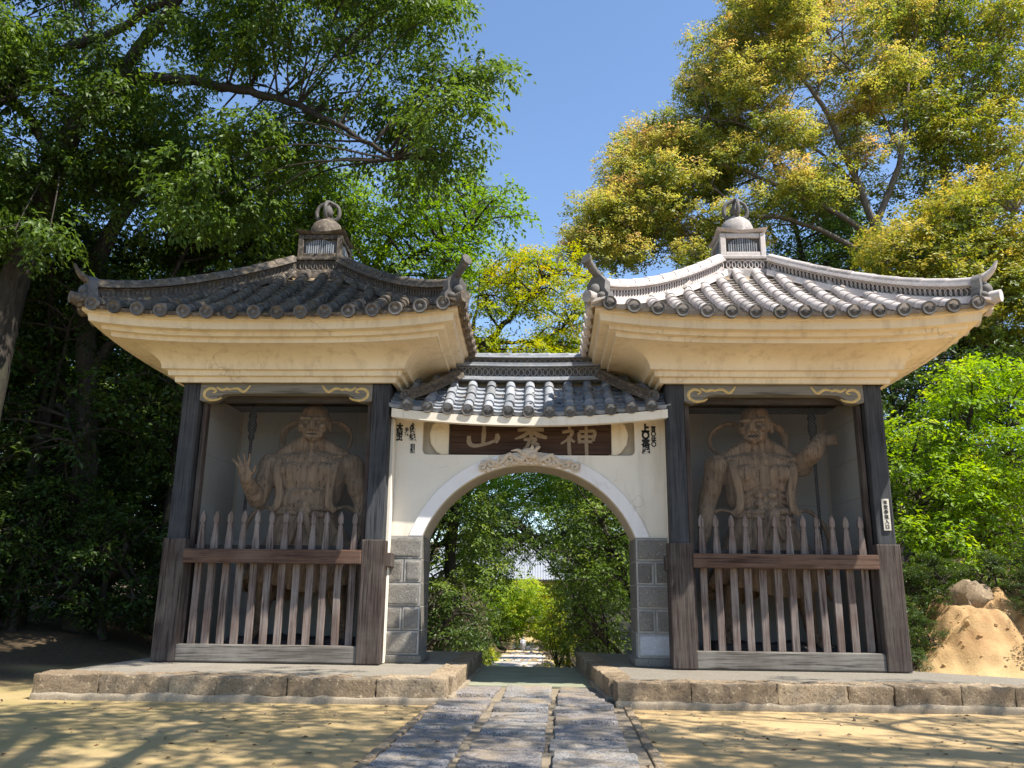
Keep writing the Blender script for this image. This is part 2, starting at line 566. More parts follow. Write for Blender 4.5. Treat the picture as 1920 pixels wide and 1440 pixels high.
litter = np.maximum(sstep(-5.6, -7.2, GX+nn*1.2)*sstep(-2.2, -.6, GY+nn), sstep(3.2, 5.2, GY+nn)*(1-sstep(5.4, 5.9, GX)))
litter = np.maximum(litter, sstep(4.2, 5.2, GY+nn*1.5)*sstep(5.5, 6, GX))
litter = np.maximum(litter, sstep(-12, -16, GY))
pathm = (np.abs(GX+.02*GY) < 1.9)*(GY > 12)
litter = np.where(pathm, 0, litter)
a = gme.attributes.new('litter', 'FLOAT', 'POINT')
a.data.foreach_set('value', litter.reshape(-1).astype(np.float32))
t = NT('ground_sand')
w = t.vec(world=True)
c = t.ramp(t.noise(w, .9, 5, .6), [(.3, (.41, .275, .125)), (.7, (.52, .375, .195))])
c = t.mix(t.ramp(t.noise(w, 5, 6, .7), [(.5, 0.0), (.75, .45)]), c, (.34, .25, .125))
c = t.mix(t.ramp(t.noise(w, 90, 3, .7), [(.6, 0.0), (.72, .5)]), c, (.62, .48, .3))
c = t.mix(t.ramp(t.noise(w, 55, 3, .6), [(.66, 0.0), (.74, .6)]), c, (.2, .15, .09))
# mossy green film on the left half of the forecourt
sx = t.n('SeparateXYZ'); t.l(t.gc.outputs['Position'], sx.inputs[0])
mr = t.n('MapRange'); mr.inputs[1].default_value = 0.5; mr.inputs[2].default_value = -4.5; t.l(sx.outputs[0], mr.inputs[0])
mm = t.n('Math', operation='MULTIPLY'); t.l(mr.outputs[0], mm.inputs[0]); t.l(t.ramp(t.noise(w, 1.6, 5, .65), [(.30, .1), (.62, .75)]), mm.inputs[1])
c = t.mix(mm.outputs[0], c, (.26, .22, .085))
sz_ = t.n('MapRange'); sz_.inputs[1].default_value = .12; sz_.inputs[2].default_value = .6; t.l(sx.outputs[2], sz_.inputs[0])
m5 = t.n('Math', operation='MULTIPLY'); t.l(sz_.outputs[0], m5.inputs[0]); t.l(t.ramp(t.noise(w, 3.2, 6, .7), [(.32, .1), (.6, .85)]), m5.inputs[1])
c = t.mix(m5.outputs[0], c, (.35, .205, .095))
lit = t.n('Attribute', attribute_name='litter')
lc = t.ramp(t.noise(w, 14, 6, .75), [(.3, (.035, .026, .016)), (.55, (.09, .062, .034)), (.75, (.16, .11, .055))])
c = t.mix(lit.outputs['Fac'], c, lc)
t.col(c)
t.bump(t.mix(.5, t.noise(w, 30, 8, .75), t.noise(w, 7, 8, .7)), .7, .045)
t.b.inputs['Roughness'].default_value = .95
M['earth'] = t.m
gme.materials.append(t.m)
ground = link('ground', gme)
tag(ground, kind='structure')

# ------------------------------------------------------------------ stone path
path_root = MB().bb(-.90, .965, -14, -.02, -.1, .012).build('stone_path', M['mortar'], loc=(.105, 0, 0), rot=(0, 0, -.028))
tag(path_root, kind='structure')
cols = [(-.885, -.375), (-.30, .22), (.295, .845)]
rowsC = [[-.06, -.55, -1.1, -1.62, -2.3, -2.75, -3.3, -4.15, -4.9, -5.5, -6.2, -6.9, -7.6, -8.3, -9.0, -9.7],
         [-.06, -.62, -1.2, -1.75, -2.2, -2.85, -3.55, -4.3, -4.95, -5.6, -6.3, -7.0, -7.7, -8.4, -9.1, -9.8],
         [-.06, -.7, -1.45, -1.95, -2.4, -3.0, -3.75, -4.25, -5.0, -5.7, -6.3, -7.0, -7.7, -8.4, -9.0, -9.7]]
k = 0
for (x0, x1), rows in zip(cols, rowsC):
    for y1, y0 in zip(rows[:-1], rows[1:]):
        j = [random.uniform(-.018, .018) for _ in range(4)]
        sx_, sy_ = x1-x0+j[0], y1-y0-.10+random.uniform(-.02, .02)
        bm = rough_block(sx_, sy_, .1, .011, .08, k, .010)
        bm_link(bm, 'paving_stone', M['paving'], path_root, ((x0+x1)/2+j[1], (y0+y1)/2+random.uniform(-.02, .02), -.006+random.uniform(-.012, .014)), (random.uniform(-.006, .006), random.uniform(-.008, .008), random.uniform(-.012, .012)))
        k += 1
for xe in (-.935, 1.0):
    y = -.1
    while y > -9.5:
        L = random.uniform(.5, .9)
        bm = rough_block(.075, L-.02, .12, .006, .12, k, .012)
        bm_link(bm, 'edging_stone', M['kerb'], path_root, (xe+random.uniform(-.012, .012), y-L/2, -.03), (0, 0, random.uniform(-.01, .01)))
        y -= L; k += 1

# ------------------------------------------------------------------ plank deck in the passage
deck = MB().bb(-.85, .98, .02, 2.70, -.12, .0).build('passage_floor', M['mortar'])
tag(deck, kind='structure')
y = .06
while y < 2.62:
    wdt = .205
    MB().box((0, 0, 0), (1.80, wdt-.014, .05)).build('plank', M['deck'], deck, bevel=.006, loc=(.065, y+wdt/2, .012+random.uniform(-.003, .003)), rot=(random.uniform(-.006, .006), random.uniform(-.002, .002), 0))
    y += wdt

# ------------------------------------------------------------------ platforms
def platform(outline, front, name):
    """outline: top polygon; front: list of edges (a, b) that carry kerb stones"""
    global k
    me = MB()
    n = len(outline)
    vs = [(x, y, -.1) for x, y in outline]+[(x, y, .243) for x, y in outline]
    fs = [tuple(range(n))[::-1], tuple(range(n, 2*n))]+[(i, (i+1) % n, (i+1) % n+n, i+n) for i in range(n)]
    me.add(vs, fs)
    root = me.build(name, M['slab'])
    tag(root, kind='structure')
    for (ax, ay), (bx, by), depth in front:
        A = Vector((ax, ay, 0)); B = Vector((bx, by, 0))
        d = (B-A); L = d.length; d.normalize()
        nrm = Vector((d.y, -d.x, 0))        # outward
        s = 0
        while s < L-.05:
            l = min(random.uniform(.42, .95), L-s)
            if L-s-l < .25: l = L-s
            hgt = .20+random.uniform(-.02, .02)
            bm = rough_block(l-.006, depth, hgt, .014, .03, k, .006)
            c_ = A+d*(s+l/2)+nrm*(.012-depth/2+random.uniform(-.012, .012))+Vector((0, 0, .252-hgt/2+random.uniform(-.006, .004)))
            bm_link(bm, 'kerb_stone', M['kerb'], root, c_, (0, 0, math.atan2(d.y, d.x)+random.uniform(-.01, .01)))
            s += l; k += 1
        # uneven footing below the kerb stones
        bm = rough_block(L+.04, .16, .14, .022, .09, k, .03)
        bm_link(bm, 'footing', M['mortar'], root, A+d*(L/2)+nrm*(-.03)+Vector((0, 0, .0)), (0, 0, math.atan2(d.y, d.x)))
        k += 1
    return root
platform([(-5.02, -1.62), (-.80, -1.58), (-.74, 2.72), (-4.85, 2.9)],
         [((-5.05, -1.66), (-.78, -1.60), .36), ((-.76, -1.24), (-.71, 2.7), .26)], 'stone_platform')
platform([(.98, -1.62), (6.3, -1.52), (6.3, -1.0), (4.78, .30), (4.70, 2.9), (.76, 2.72)],
         [((.96, -1.66), (6.3, -1.56), .36), ((.74, 2.7), (.93, -1.30), .26)], 'stone_platform')

# ------------------------------------------------------------------ roof tiles
def arch_mesh(name, mat, r0, r1, L, end=False, endmat=None):
    """round cover tile: axis +y (uphill), crown up; r0 at the lower end"""
    m = MB()
    n = 9
    def ring(y, r):
        return [(r*math.cos(a), y, r*math.sin(a)) for a in [math.radians(-12+204*i/(n-1)) for i in range(n)]]
    ys = [(0, r0), (.03, r0), (.032, r0*.97), (L, r1)]
    vs = []
    for y, r in ys: vs += ring(y, r)
    fs = []
    for j in range(len(ys)-1):
        for i in range(n-1):
            fs.append((j*n+i, j*n+i+1, (j+1)*n+i+1, (j+1)*n+i))
    fs.append(tuple(range(n)))
    fs.append(tuple((len(ys)-1)*n+i for i in range(n))[::-1])
    m.add(vs, fs)
    me = m.mesh(name, mat, True, angle=50)
    return me

def eave_end_mesh(name, mat, r):
    """round tile end: disc with a raised rim and a boss, axis +y"""
    m = MB()
    seg = 20
    rings = [(r*.01, -.014), (r*.26, -.012), (r*.34, .004), (r*.66, .006), (r*.72, -.008), (r*.94, -.012), (r*1.0, -.004), (r*1.0, .035), (r*.9, .06)]
    vs = []; fs = []
    for rr, y in rings:
        for q in range(seg):
            a_ = 2*math.pi*q/seg
            vs.append((rr*math.cos(a_), y, rr*math.sin(a_)))
    for j in range(len(rings)-1):
        for q in range(seg):
            q2 = (q+1) % seg
            fs.append((j*seg+q, j*seg+q2, (j+1)*seg+q2, (j+1)*seg+q))
    fs.append(tuple(range(seg)))
    m.add(vs, fs)
    return m.mesh(name, mat, True, angle=45)

def pan_mesh(name, mat, w_, L, lip=False):
    m = MB()
    n = 7
    def sec(y, dz, th):
        top = [(-w_/2+w_*i/(n-1), y, dz-.026*(1-(2*i/(n-1)-1)**2)) for i in range(n)]
        bot = [(x, yy, z-th) for x, yy, z in top[::-1]]
        return top+bot
    vs = sec(0, .012, .05 if lip else .030)+sec(L, .0, .02)
    q = 2*n
    fs = [tuple(range(q))[::-1], tuple(range(q, 2*q))]+[(i, (i+1) % q, (i+1) % q+q, i+q) for i in range(q)]
    m.add(vs, fs)
    return m.mesh(name, mat, True, angle=50)

class Slope:
    """one roof slope; tiles run along the fall line. pos(u, d) gives a point in the slope's own frame (x across, y = -d outward)"""
    def __init__(s, zf, eave, dmin, us, pitch):
        s.zf, s.eave, s.dmin, s.us, s.pitch = zf, eave, dmin, us, pitch
    def column(s, u, step, d_end, off=0.0):
        """list of (d, z, angle) along the column from the eave upwards"""
        out = []
        d = s.eave
        while d > d_end+.02:
            z = s.zf(d, u); z2 = s.zf(d-.02, u)
            th = math.atan2(z2-z, .02)
            out.append((d, z, th))
            d -= step*math.cos(th)
        return out

def lay_slope(S, root, mats, mesh_lib, rotz, loc, join, jitter=1.0):
    """lay tiles on a slope either as separate objects (join False) or into one mesh"""
    R = Matrix.Translation(Vector(loc)) @ Matrix.Rotation(rotz, 4, 'Z')
    J = MB()
    def put(name, me, M4):
        if join:
            J.add([M4 @ v.co for v in me.vertices], [tuple(p.vertices) for p in me.polygons])
        else:
            o = link(name, me, root)
            o.matrix_local = M4
    for u in S.us:
        for i, (d, z, th) in enumerate(S.column(u, .245, max(abs(u)*S.hipk+.10, S.dmin))):
            jx = random.uniform(-.006, .006)*jitter
            M4 = R @ Matrix.Translation((u+jx, -d, z+.032+random.uniform(-.003, .003))) @ Matrix.Rotation(th-.02, 4, 'X') @ Matrix.Rotation(random.uniform(-.03, .03)*jitter, 4, 'Z')
            put('round_tile', mesh_lib['round'], M4)
            if i == 0:
                put('eave_tile_end', mesh_lib['end'], R @ Matrix.Translation((u+jx, -d-.008, z+.030)) @ Matrix.Rotation(th*.35, 4, 'X'))
    us2 = [u+S.pitch/2 for u in S.us[:-1]]
    us2 = [S.us[0]-S.pitch/2]+us2+[S.us[-1]+S.pitch/2]
    for u in us2:
        for i, (d, z, th) in enumerate(S.column(u, .125, max(abs(u)*S.hipk+.04, S.dmin))):
            M4 = R @ Matrix.Translation((u, -d+.02, z+.040+random.uniform(-.003, .003))) @ Matrix.Rotation(th-.13, 4, 'X') @ Matrix.Rotation(random.uniform(-.012, .012)*jitter, 4, 'Y')
            put('pan_tile', mesh_lib['lip' if i == 0 else 'pan'], M4)
    if join and J.v:
        o = J.build('roof_tiles', mats[0], root, smooth=True, angle=50)
        o['kind'] = 'stuff'
        return o

def ring_band(m, path, h, zoff, y_off, r=.075, tube=.010):
    """openwork of interlocked circles standing on both faces of a ridge band along path"""
    pts = [Vector(p) for p in path]
    # resample by arc length
    ds = [0]
    for a_, b_ in zip(pts[:-1], pts[1:]): ds.append(ds[-1]+(b_-a_).length)
    L = ds[-1]
    def P(s):
        for i in range(len(ds)-1):
            if s <= ds[i+1]:
                q = (s-ds[i])/max(ds[i+1]-ds[i], 1e-9)
                return pts[i].lerp(pts[i+1], q), (pts[i+1]-pts[i]).normalized()
        return pts[-1], (pts[-1]-pts[-2]).normalized()
    s = r*.6
    while s < L-r*.4:
        p, tn = P(s)
        side = Vector((-tn.y, tn.x, 0)).normalized()
        for sg in (-1, 1):
            for (zc, rr) in ((h*.5, h*.48), ):
                c_ = p+side*sg*y_off+Vector((0, 0, zoff+zc))
                ring = []
                for q in range(15):
                    a_ = 2*math.pi*q/14
                    ring.append(c_+tn*(rr*1.15*math.cos(a_))+Vector((0, 0, rr*math.sin(a_))))
                m.tube(ring, tube, 4, caps=False)
        s += r
    return m

E_HALF, TZ, APEX_D = 2.41, 4.405, .40
def tower_z(d, u):
    t_ = min(max((E_HALF-d)/(E_HALF-APEX_D), -.1), 1.05)
    return TZ+1.29*(.74*t_+.26*t_*abs(t_))+.15*min(abs(u)/E_HALF, 1.1)**3*max(0, 1-t_)**1.3

def hip_path(d0, d1, n, sx_, sy_, cy):
    out = []
    for i in range(n):
        d = d0+(d1-d0)*i/(n-1)
        out.append(Vector((sx_*d, cy+sy_*d, tower_z(d, d))))
    return out

PROF = [(.0, 3.78), (.05, 3.78), (.06, 3.855), (.12, 3.86), (.13, 3.93), (.19, 3.935)]
PROF += [(.19+.45*(1-math.cos(a_)), 3.96+.23*math.sin(a_)) for a_ in [math.pi/2*i/8 for i in range(9)]]
PROF += [(.66, 4.175), (.67, 4.235), (.75, 4.24), (.76, 4.295), (.865, 4.30), (.88, 4.41), (.93, 4.415), (.93, 4.47), (.2, 4.50)]
PROF = [(o_, 3.78+(z-3.78)*.90) for o_, z in PROF]

def scroll(pts, w_, th, y):
    """flat raised ribbon in xz with tapering width"""
    P = catmull([(x, 0, z) for x, z in pts], 5)
    n = len(P)
    vs = []; fs = []
    for i, p in enumerate(P):
        t_ = (P[min(i+1, n-1)]-P[max(i-1, 0)]).normalized()
        nn_ = Vector((-t_.z, 0, t_.x))
        ww = w_*(.35+.65*math.sin(math.pi*min(max((i+.6)/n, .02), .98))**.6)
        a_ = p+nn_*ww/2; b_ = p-nn_*ww/2
        vs += [(a_.x, y, a_.z), (b_.x, y, b_.z), (b_.x*.5+a_.x*.5, y-th, b_.z*.5+a_.z*.5)]
    for i in range(n-1):
        q = i*3
        fs += [(q, q+3, q+5, q+2), (q+2, q+5, q+4, q+1)]
    return vs, fs

def tower(cx, inner, label, tile):
    """a gate tower; inner = +1 when the passage lies on its +x side"""
    CY = 1.39
    root = empty('gate_tower', (cx, 0, 0))
    tag(root, label, 'gate tower', 'pair of gate towers')
    HW = 1.27
    # posts with sleeves
    for sx_ in (-1, 1):
        for yy in (.12, 2.66):
            p = MB().bb(-.115, .115, -.115, .115, 0, 3.55).build('post', M['post'], root, bevel=.02, seg=2, loc=(sx_*HW, yy, .25))
            MB().bb(-.145, .145, -.145, .145, 0, 1.50).build('sleeve', M['sleeve'], p, bevel=.015, seg=2, loc=(0, 0, .001))
        # inner jamb
        MB().bb(-.03, .03, -.06, .06, .25, 3.62).build('jamb', M['sleeve'], root, bevel=.006, loc=(sx_*(HW-.16), .17, 0))
    # lintel with bracket ends
    hw = HW-.117
    out = [(-hw, 3.80), (-hw, 3.55), (-hw+.10, 3.53), (-hw+.20, 3.55), (-hw+.26, 3.60), (-hw+.33, 3.635), (-hw+.42, 3.645)]
    pts = out+[(-x, z) for x, z in out[::-1]]
    lin = MB().plate([pts[::-1]], .0, .16).build('lintel', M['lintel'], root, bevel=.006)
    for sg in (-1, 1):
        for pl in ([(-hw+.30, 3.59), (-hw+.25, 3.565), (-hw+.15, 3.555), (-hw+.07, 3.60), (-hw+.065, 3.67), (-hw+.13, 3.715), (-hw+.20, 3.70), (-hw+.21, 3.67), (-hw+.17, 3.655)],
                   [(-hw+.22, 3.73), (-hw+.29, 3.695), (-hw+.36, 3.71), (-hw+.42, 3.69)],
                   [(-hw+.40, 3.705), (-hw+.50, 3.715), (-hw+.59, 3.67), (-hw+.67, 3.755)]):
            m = MB()
            m.add(*scroll([(sg*x, z) for x, z in pl], .038, .012, -.001))
            m.build('gold_scroll', M['gold'], lin, smooth=True)
    MB().bb(-hw, hw, .20, .30, 3.57, 3.76).build('inner_beam', M['darkwood'], root, bevel=.008)
    MB().bb(-hw-.1, hw+.1, .10, 1.80, 3.762, 3.80).build('ceiling', M['darkwood'], root)
    # bay floor, panelled back and side walls
    MB().bb(-HW, HW, .05, 2.7, .244, .262).build('bay_floor', M['slab'], root)
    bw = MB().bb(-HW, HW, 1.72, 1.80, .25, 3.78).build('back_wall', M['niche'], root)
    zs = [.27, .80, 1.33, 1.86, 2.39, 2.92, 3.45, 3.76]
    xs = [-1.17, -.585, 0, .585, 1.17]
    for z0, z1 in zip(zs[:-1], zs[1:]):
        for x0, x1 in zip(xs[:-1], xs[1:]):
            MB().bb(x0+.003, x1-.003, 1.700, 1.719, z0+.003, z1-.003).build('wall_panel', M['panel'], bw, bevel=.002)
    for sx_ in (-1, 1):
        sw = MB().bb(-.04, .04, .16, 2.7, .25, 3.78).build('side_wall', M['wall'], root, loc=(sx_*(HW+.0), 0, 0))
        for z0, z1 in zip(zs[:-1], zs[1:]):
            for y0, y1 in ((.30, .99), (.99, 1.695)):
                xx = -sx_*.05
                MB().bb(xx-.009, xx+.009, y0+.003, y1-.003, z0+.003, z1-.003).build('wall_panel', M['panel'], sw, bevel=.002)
    MB().bb(-HW, HW, 2.62, 2.70, .25, 3.78).build('rear_wall', M['wall'], root)
    # picket fence
    fence = empty('picket_fence', (0, 0, 0), root)
    MB().bb(-1.13, 1.13, -.05, .055, 0, .175).build('rail', M['rail'], fence, bevel=.012, seg=2, loc=(0, -.005, 1.445))
    MB().bb(-1.125, 1.125, -.06, .06, 0, .205).build('sill', M['sill'], fence, bevel=.014, seg=2, loc=(0, .06, .258))
    MB().bb(-1.125, 1.125, -.02, .02, 0, .05).build('rear_rail', M['darkwood'], fence, bevel=.006, loc=(0, .17, 1.63))
    h = 1.66
    prof = [(.044, 0), (.044, h-.42), (.040, h-.36), (.027, h-.22), (.030, h-.205), (.030, h-.19), (.020, h-.175), (.020, h-.165), (.033, h-.15), (.036, h-.11), (.030, h-.06), (.014, h-.02), (.004, h)]
    vs = []; fs = []
    for r_, z in prof:
        vs += [(-r_, -.024 if r_ > .024 else -r_, z), (r_, -.024 if r_ > .024 else -r_, z), (r_, .024 if r_ > .024 else r_, z), (-r_, .024 if r_ > .024 else r_, z)]
    for j in range(len(prof)-1):
        for q in range(4):
            q2 = (q+1) % 4
            fs.append((j*4+q, j*4+q2, (j+1)*4+q2, (j+1)*4+q))
    fs += [(3, 2, 1, 0), tuple((len(prof)-1)*4+q for q in range(4))]
    pm = MB().add(vs, fs).mesh('picket', M['picket'], bevel=.004)
    for i in range(12):
        x = -.98+1.98*i/11
        link('picket', pm, fence, (x+random.uniform(-.006, .006), .105, .455+random.uniform(-.006, .008)), (random.uniform(-.006, .006), random.uniform(-.007, .007), random.uniform(-.08, .08)))
    # wire netting in front of the bay
    m = MB()
    x0, x1, z0, z1 = -1.10, 1.10, 1.62, 3.52
    st = .045
    s_ = -(z1-z0)
    while s_ < (x1-x0):
        for dr in (1, -1):
            a0 = max(0, -s_); a1 = min(z1-z0, (x1-x0)-s_)
            if a1 > a0:
                pa = (x0+s_+a0, z0+a0); pb = (x0+s_+a1, z0+a1)
                if dr < 0: pa = (x0+x1-pa[0], pa[1]); pb = (x0+x1-pb[0], pb[1])
                m.tube([(pa[0], .215+.002*dr, pa[1]), (pb[0], .215+.002*dr, pb[1])], .0011, 3, caps=False)
        s_ += st
    m.build('wire_netting', M['wire'], root)
    # plaster eaves, mitred moulding swept round the tower
    N = 28
    W0 = HW+.155
    vs = []; fs = []
    corners = [(-1, -1), (1, -1), (1, 1), (-1, 1)]
    ring = []
    for e in range(4):
        a_, b_ = corners[e], corners[(e+1) % 4]
        for i in range(N):
            q = i/N
            ring.append((a_[0]+(b_[0]-a_[0])*q, a_[1]+(b_[1]-a_[1])*q))
    m_ = len(PROF)
    for (ux, uy) in ring:
        sagu = min(abs(ux), abs(uy)) if max(abs(ux), abs(uy)) > .999 else 0
        for o_, z in PROF:
            half = W0-.155+.15+o_
            lift = .13*(sagu**3)*max(0, (o_-.1)/.83)
            vs.append((ux*half, CY+uy*half, z+lift))
    for i in range(4*N):
        i2 = (i+1) % (4*N)
        for j in range(m_-1):
            fs.append((i*m_+j, i2*m_+j, i2*m_+j+1, i*m_+j+1))
    MB().add(vs, fs).build('eaves', M['cream'], root, smooth=True, angle=30)
    # roof
    roof = empty('roof', (0, 0, 0), root)
    # clay bed under the tiles
    vs = []; fs = []
    nd = 14; nu = 24
    for e in range(4):
        base = len(vs)
        Rz = Matrix.Rotation(e*math.pi/2, 4, 'Z')
        for i in range(nd+1):
            d = E_HALF-.02+(APEX_D-.02-E_HALF)*i/nd
            for j in range(nu+1):
                u = d*(2*j/nu-1)
                p = Rz @ Vector((u, -d, tower_z(d, u)-.035))
                vs.append((p.x, p.y+CY, p.z))
        for i in range(nd):
            for j in range(nu):
                b = base+i*(nu+1)+j
                fs.append((b, b+1, b+nu+2, b+nu+1))
    MB().add(vs, fs).build('roof_bed', M['bed'], roof, smooth=True)
    pitch = 2*(E_HALF-.08)/16
    us = [(i-7.5)*pitch for i in range(16)]
    lib = {'round': arch_mesh('round_tile', tile, .078, .068, .275), 'end': eave_end_mesh('eave_tile_end', M['tileD'], .086),
           'pan': pan_mesh('pan_tile', M['panR'] if tile is M['tileR'] else tile, pitch*.80, .2), 'lip': pan_mesh('pan_tile', M['panR'] if tile is M['tileR'] else tile, pitch*.84, .2, True)}
    S = Slope(tower_z, E_HALF+.03, APEX_D+.12, us, pitch)
    S.hipk = 1.0
    for e in range(4):
        lay_slope(S, roof, [tile], lib, e*math.pi/2, (0, CY, 0), e != 0)
    # hip ridges
    for sx_, sy_ in corners:
        hp = hip_path(APEX_D-.02, E_HALF-.14, 16, sx_, sy_, CY)
        hip = empty('hip_ridge', (0, 0, 0), root)
        MB().sweep(hp, [(-.15, -.04), (.15, -.04), (.13, .055), (-.13, .055)]).build('base_course', tile, hip)
        MB().sweep(hp, [(-.035, .05), (.035, .05), (.035, .20), (-.035, .20)]).build('band_core', M['tileD'], hip)
        b = MB(); ring_band(b, hp, .135, .06, .05, .062, .0085)
        o = b.build('openwork_band', tile, hip, smooth=True); o['kind'] = 'stuff'
        MB().sweep(hp, [(-.12, .198), (.12, .198), (.115, .222), (-.115, .222)]).build('ridge_course', tile, hip)
        MB().sweep(hp, [(-.10, .224), (.10, .224), (.095, .248), (-.095, .248)]).build('ridge_course', tile, hip)
        # cap tiles
        nseg = 9
        for i in range(nseg):
            a_ = hp[0].lerp(hp[-1], 0)
            def at_s(s):
                q = s*(len(hp)-1); i0 = min(int(q), len(hp)-2)
                return hp[i0].lerp(hp[i0+1], q-i0)
            p0, p1 = at_s((i+1)/nseg), at_s(i/nseg)
            d_ = (p1-p0); ln = d_.length
            o = link('cap_tile', lib['round'], hip)
            ay = d_.normalized(); ax = ay.cross(Vector((0, 0, 1))).normalized(); az = ax.cross(ay)
            M4 = Matrix((ax, ay, az)).transposed().to_4x4()
            o.matrix_local = Matrix.Translation(p0+Vector((0, 0, .262))) @ M4 @ Matrix.Diagonal((1, (ln+.02)/.275, .9, 1))
        # end ornament: demon tile, projecting cylinder and a corner tile below
        pe = hp[-1]
        dg = Vector((sx_, sy_, 0)).normalized()
        sd_ = Vector((-dg.y, dg.x, 0))
        m = MB()
        prof = [(-.17, -.05), (.17, -.05), (.20, .06), (.14, .14), (.15, .24), (.07, .33), (-.07, .33), (-.15, .24), (-.14, .14), (-.20, .06)]
        f0 = [pe+sd_*x+Vector((0, 0, z))+dg*.00 for x, z in prof]; f1 = [p+dg*.10 for p in f0]
        nq = len(prof)
        m.add(f0+f1, [tuple(range(nq))[::-1], tuple(range(nq, 2*nq))]+[(i, (i+1) % nq, (i+1) % nq+nq, i+nq) for i in range(nq)])
        m.ell(pe+dg*.11+Vector((0, 0, .14)), (.075, .075, .085))
        m.ell(pe+dg*.10+sd_*.09+Vector((0, 0, .05)), (.06, .06, .05)); m.ell(pe+dg*.10-sd_*.09+Vector((0, 0, .05)), (.06, .06, .05))
        m.build('ridge_end_tile', M['tileD'], hip, smooth=True, angle=60)
        m = MB()
        outer = (sx_ == -inner)
        if outer:
            tp = catmull([pe-dg*.10+Vector((0, 0, .27)), pe+dg*.08+Vector((0, 0, .29)), pe+dg*.20+Vector((0, 0, .36)), pe+dg*.27+Vector((0, 0, .47))], 5)
            m.tube(tp, lerp_list([.065, .055, .036, .013], len(tp)), 10)
        else:
            tp = [pe-dg*.06+Vector((0, 0, .28)), pe+dg*.12+Vector((0, 0, .38)), pe+dg*.27+Vector((0, 0, .50))]
            m.tube(tp, [.055, .052, .055], 12)
            m.tube([tp[-1]-dg*.02, tp[-1]+dg*.012+Vector((0, 0, .01))], [.072, .072], 14)
        m.build('ridge_horn', tile if outer else M['tileD'], hip, smooth=True)
        m = MB()
        e0 = Vector((sx_*(E_HALF-.20), CY+sy_*(E_HALF-.20), tower_z(E_HALF-.2, E_HALF-.2)+.03)); e1 = Vector((sx_*(E_HALF+.05), CY+sy_*(E_HALF+.05), tower_z(E_HALF, E_HALF)+.06))
        m.tube([e0, e0.lerp(e1, .5), e1], [.07, .07, .076], 12)
        m.build('corner_tile', tile, hip, smooth=True)
    # apex box
    ap = empty('apex', (0, CY, 5.70), root)
    ap.scale = (.84, .84, 1)
    MB().bb(-.47, .47, -.47, .47, -.08, .10).build('apex_base', tile, ap, bevel=.01)
    MB().bb(-.42, .42, -.42, .42, .099, .26).build('apex_band', M['tileD'], ap)
    b = MB()
    for sg in range(4):
        Rz = Matrix.Rotation(sg*math.pi/2, 3, 'Z')
        pth = [Rz @ Vector((-.40+.8*i/6, -.43, .10)) for i in range(7)]
        ring_band(b, pth, .15, 0, .004, .10, .010)
    b.build('openwork_band', tile, ap, smooth=True)['kind'] = 'stuff'
    MB().bb(-.47, .47, -.47, .47, .26, .315).build('apex_moulding', tile, ap, bevel=.012)
    bx_ = MB().bb(-.34, .34, -.34, .34, .316, .70).build('apex_box', M['tileD'], ap)
    for sg in range(4):
        Rz = Matrix.Rotation(sg*math.pi/2, 4, 'Z')
        m = MB()
        m.bb(-.40, -.30, -.40, -.31, .316, .70); m.bb(-.2995, .2995, -.395, -.33, .316, .40); m.bb(-.2995, .2995, -.395, -.33, .63, .70)
        o = m.build('panel_frame', tile, ap, bevel=.008); o.matrix_local = Rz
        for q in range(13):
            x = -.24+.48*q/12
            o = MB().bb(-.011, .011, -.372, -.335, .40, .40+.23-.10*(x/.26)**2).build('slat', M['tileC'], ap)
            o.matrix_local = Rz @ Matrix.Translation((x, 0, 0))
    # cap slab with lifted corners
    vs = []; fs = []
    n = 8
    for lay, (hw_, zz) in enumerate(((.41, .70), (.45, .735), (.16, .79))):
        for i in range(n+1):
            for j in range(n+1):
                u, v_ = 2*i/n-1, 2*j/n-1
                vs.append((u*hw_, v_*hw_, zz+.05*abs(u*v_)**1.5*(1 if lay < 2 else 0)))
    q = (n+1)**2
    for lay in (0, 2):
        for i in range(n):
            for j in range(n):
                b0 = lay*q+i*(n+1)+j
                fs.append((b0, b0+1, b0+n+2, b0+n+1))
    per = [i*(n+1) for i in range(n+1)]+[n*(n+1)+j for j in range(1, n+1)]+[i*(n+1)+n for i in range(n-1, -1, -1)]+[j for j in range(n-1, 0, -1)]
    for lay in (0, 1):
        for i in range(len(per)):
            i2 = (i+1) % len(per)
            fs.append((lay*q+per[i], lay*q+per[i2], (lay+1)*q+per[i2], (lay+1)*q+per[i]))
    MB().add(vs, fs).build('apex_slab', tile, ap, smooth=True, angle=35)
    MB().lathe([(.30, .75), (.31, .83), (.295, .91), (.25, 1.0), (.17, 1.06), (.10, 1.085), (.10, 1.11)], 24).build('dome', tile, ap, smooth=True)
    m = MB()
    m.lathe([(.06, 1.075), (.085, 1.105), (.05, 1.135), (.09, 1.175), (.10, 1.235), (.07, 1.295), (.025, 1.345), (.004, 1.385)], 16)
    for q in range(4):
        a_ = math.pi/4*0+q*math.pi/2
        dx, dy = math.cos(a_), math.sin(a_)
        arm = catmull([(dx*.06, dy*.06, 1.095), (dx*.17, dy*.17, 1.105), (dx*.215, dy*.215, 1.205), (dx*.17, dy*.17, 1.325), (dx*.06, dy*.06, 1.385), (0, 0, 1.420)], 5)
        m.tube(arm, lerp_list([.03, .036, .038, .034, .03, .022], len(arm)), 8)
    m.build('jewel_finial', M['tileD'], ap, smooth=True)
    return root

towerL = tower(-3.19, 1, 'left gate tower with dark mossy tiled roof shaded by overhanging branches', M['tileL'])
towerR = tower(3.20, -1, 'right gate tower with pale sunlit tiled roof beside the earth bank', M['tileR'])

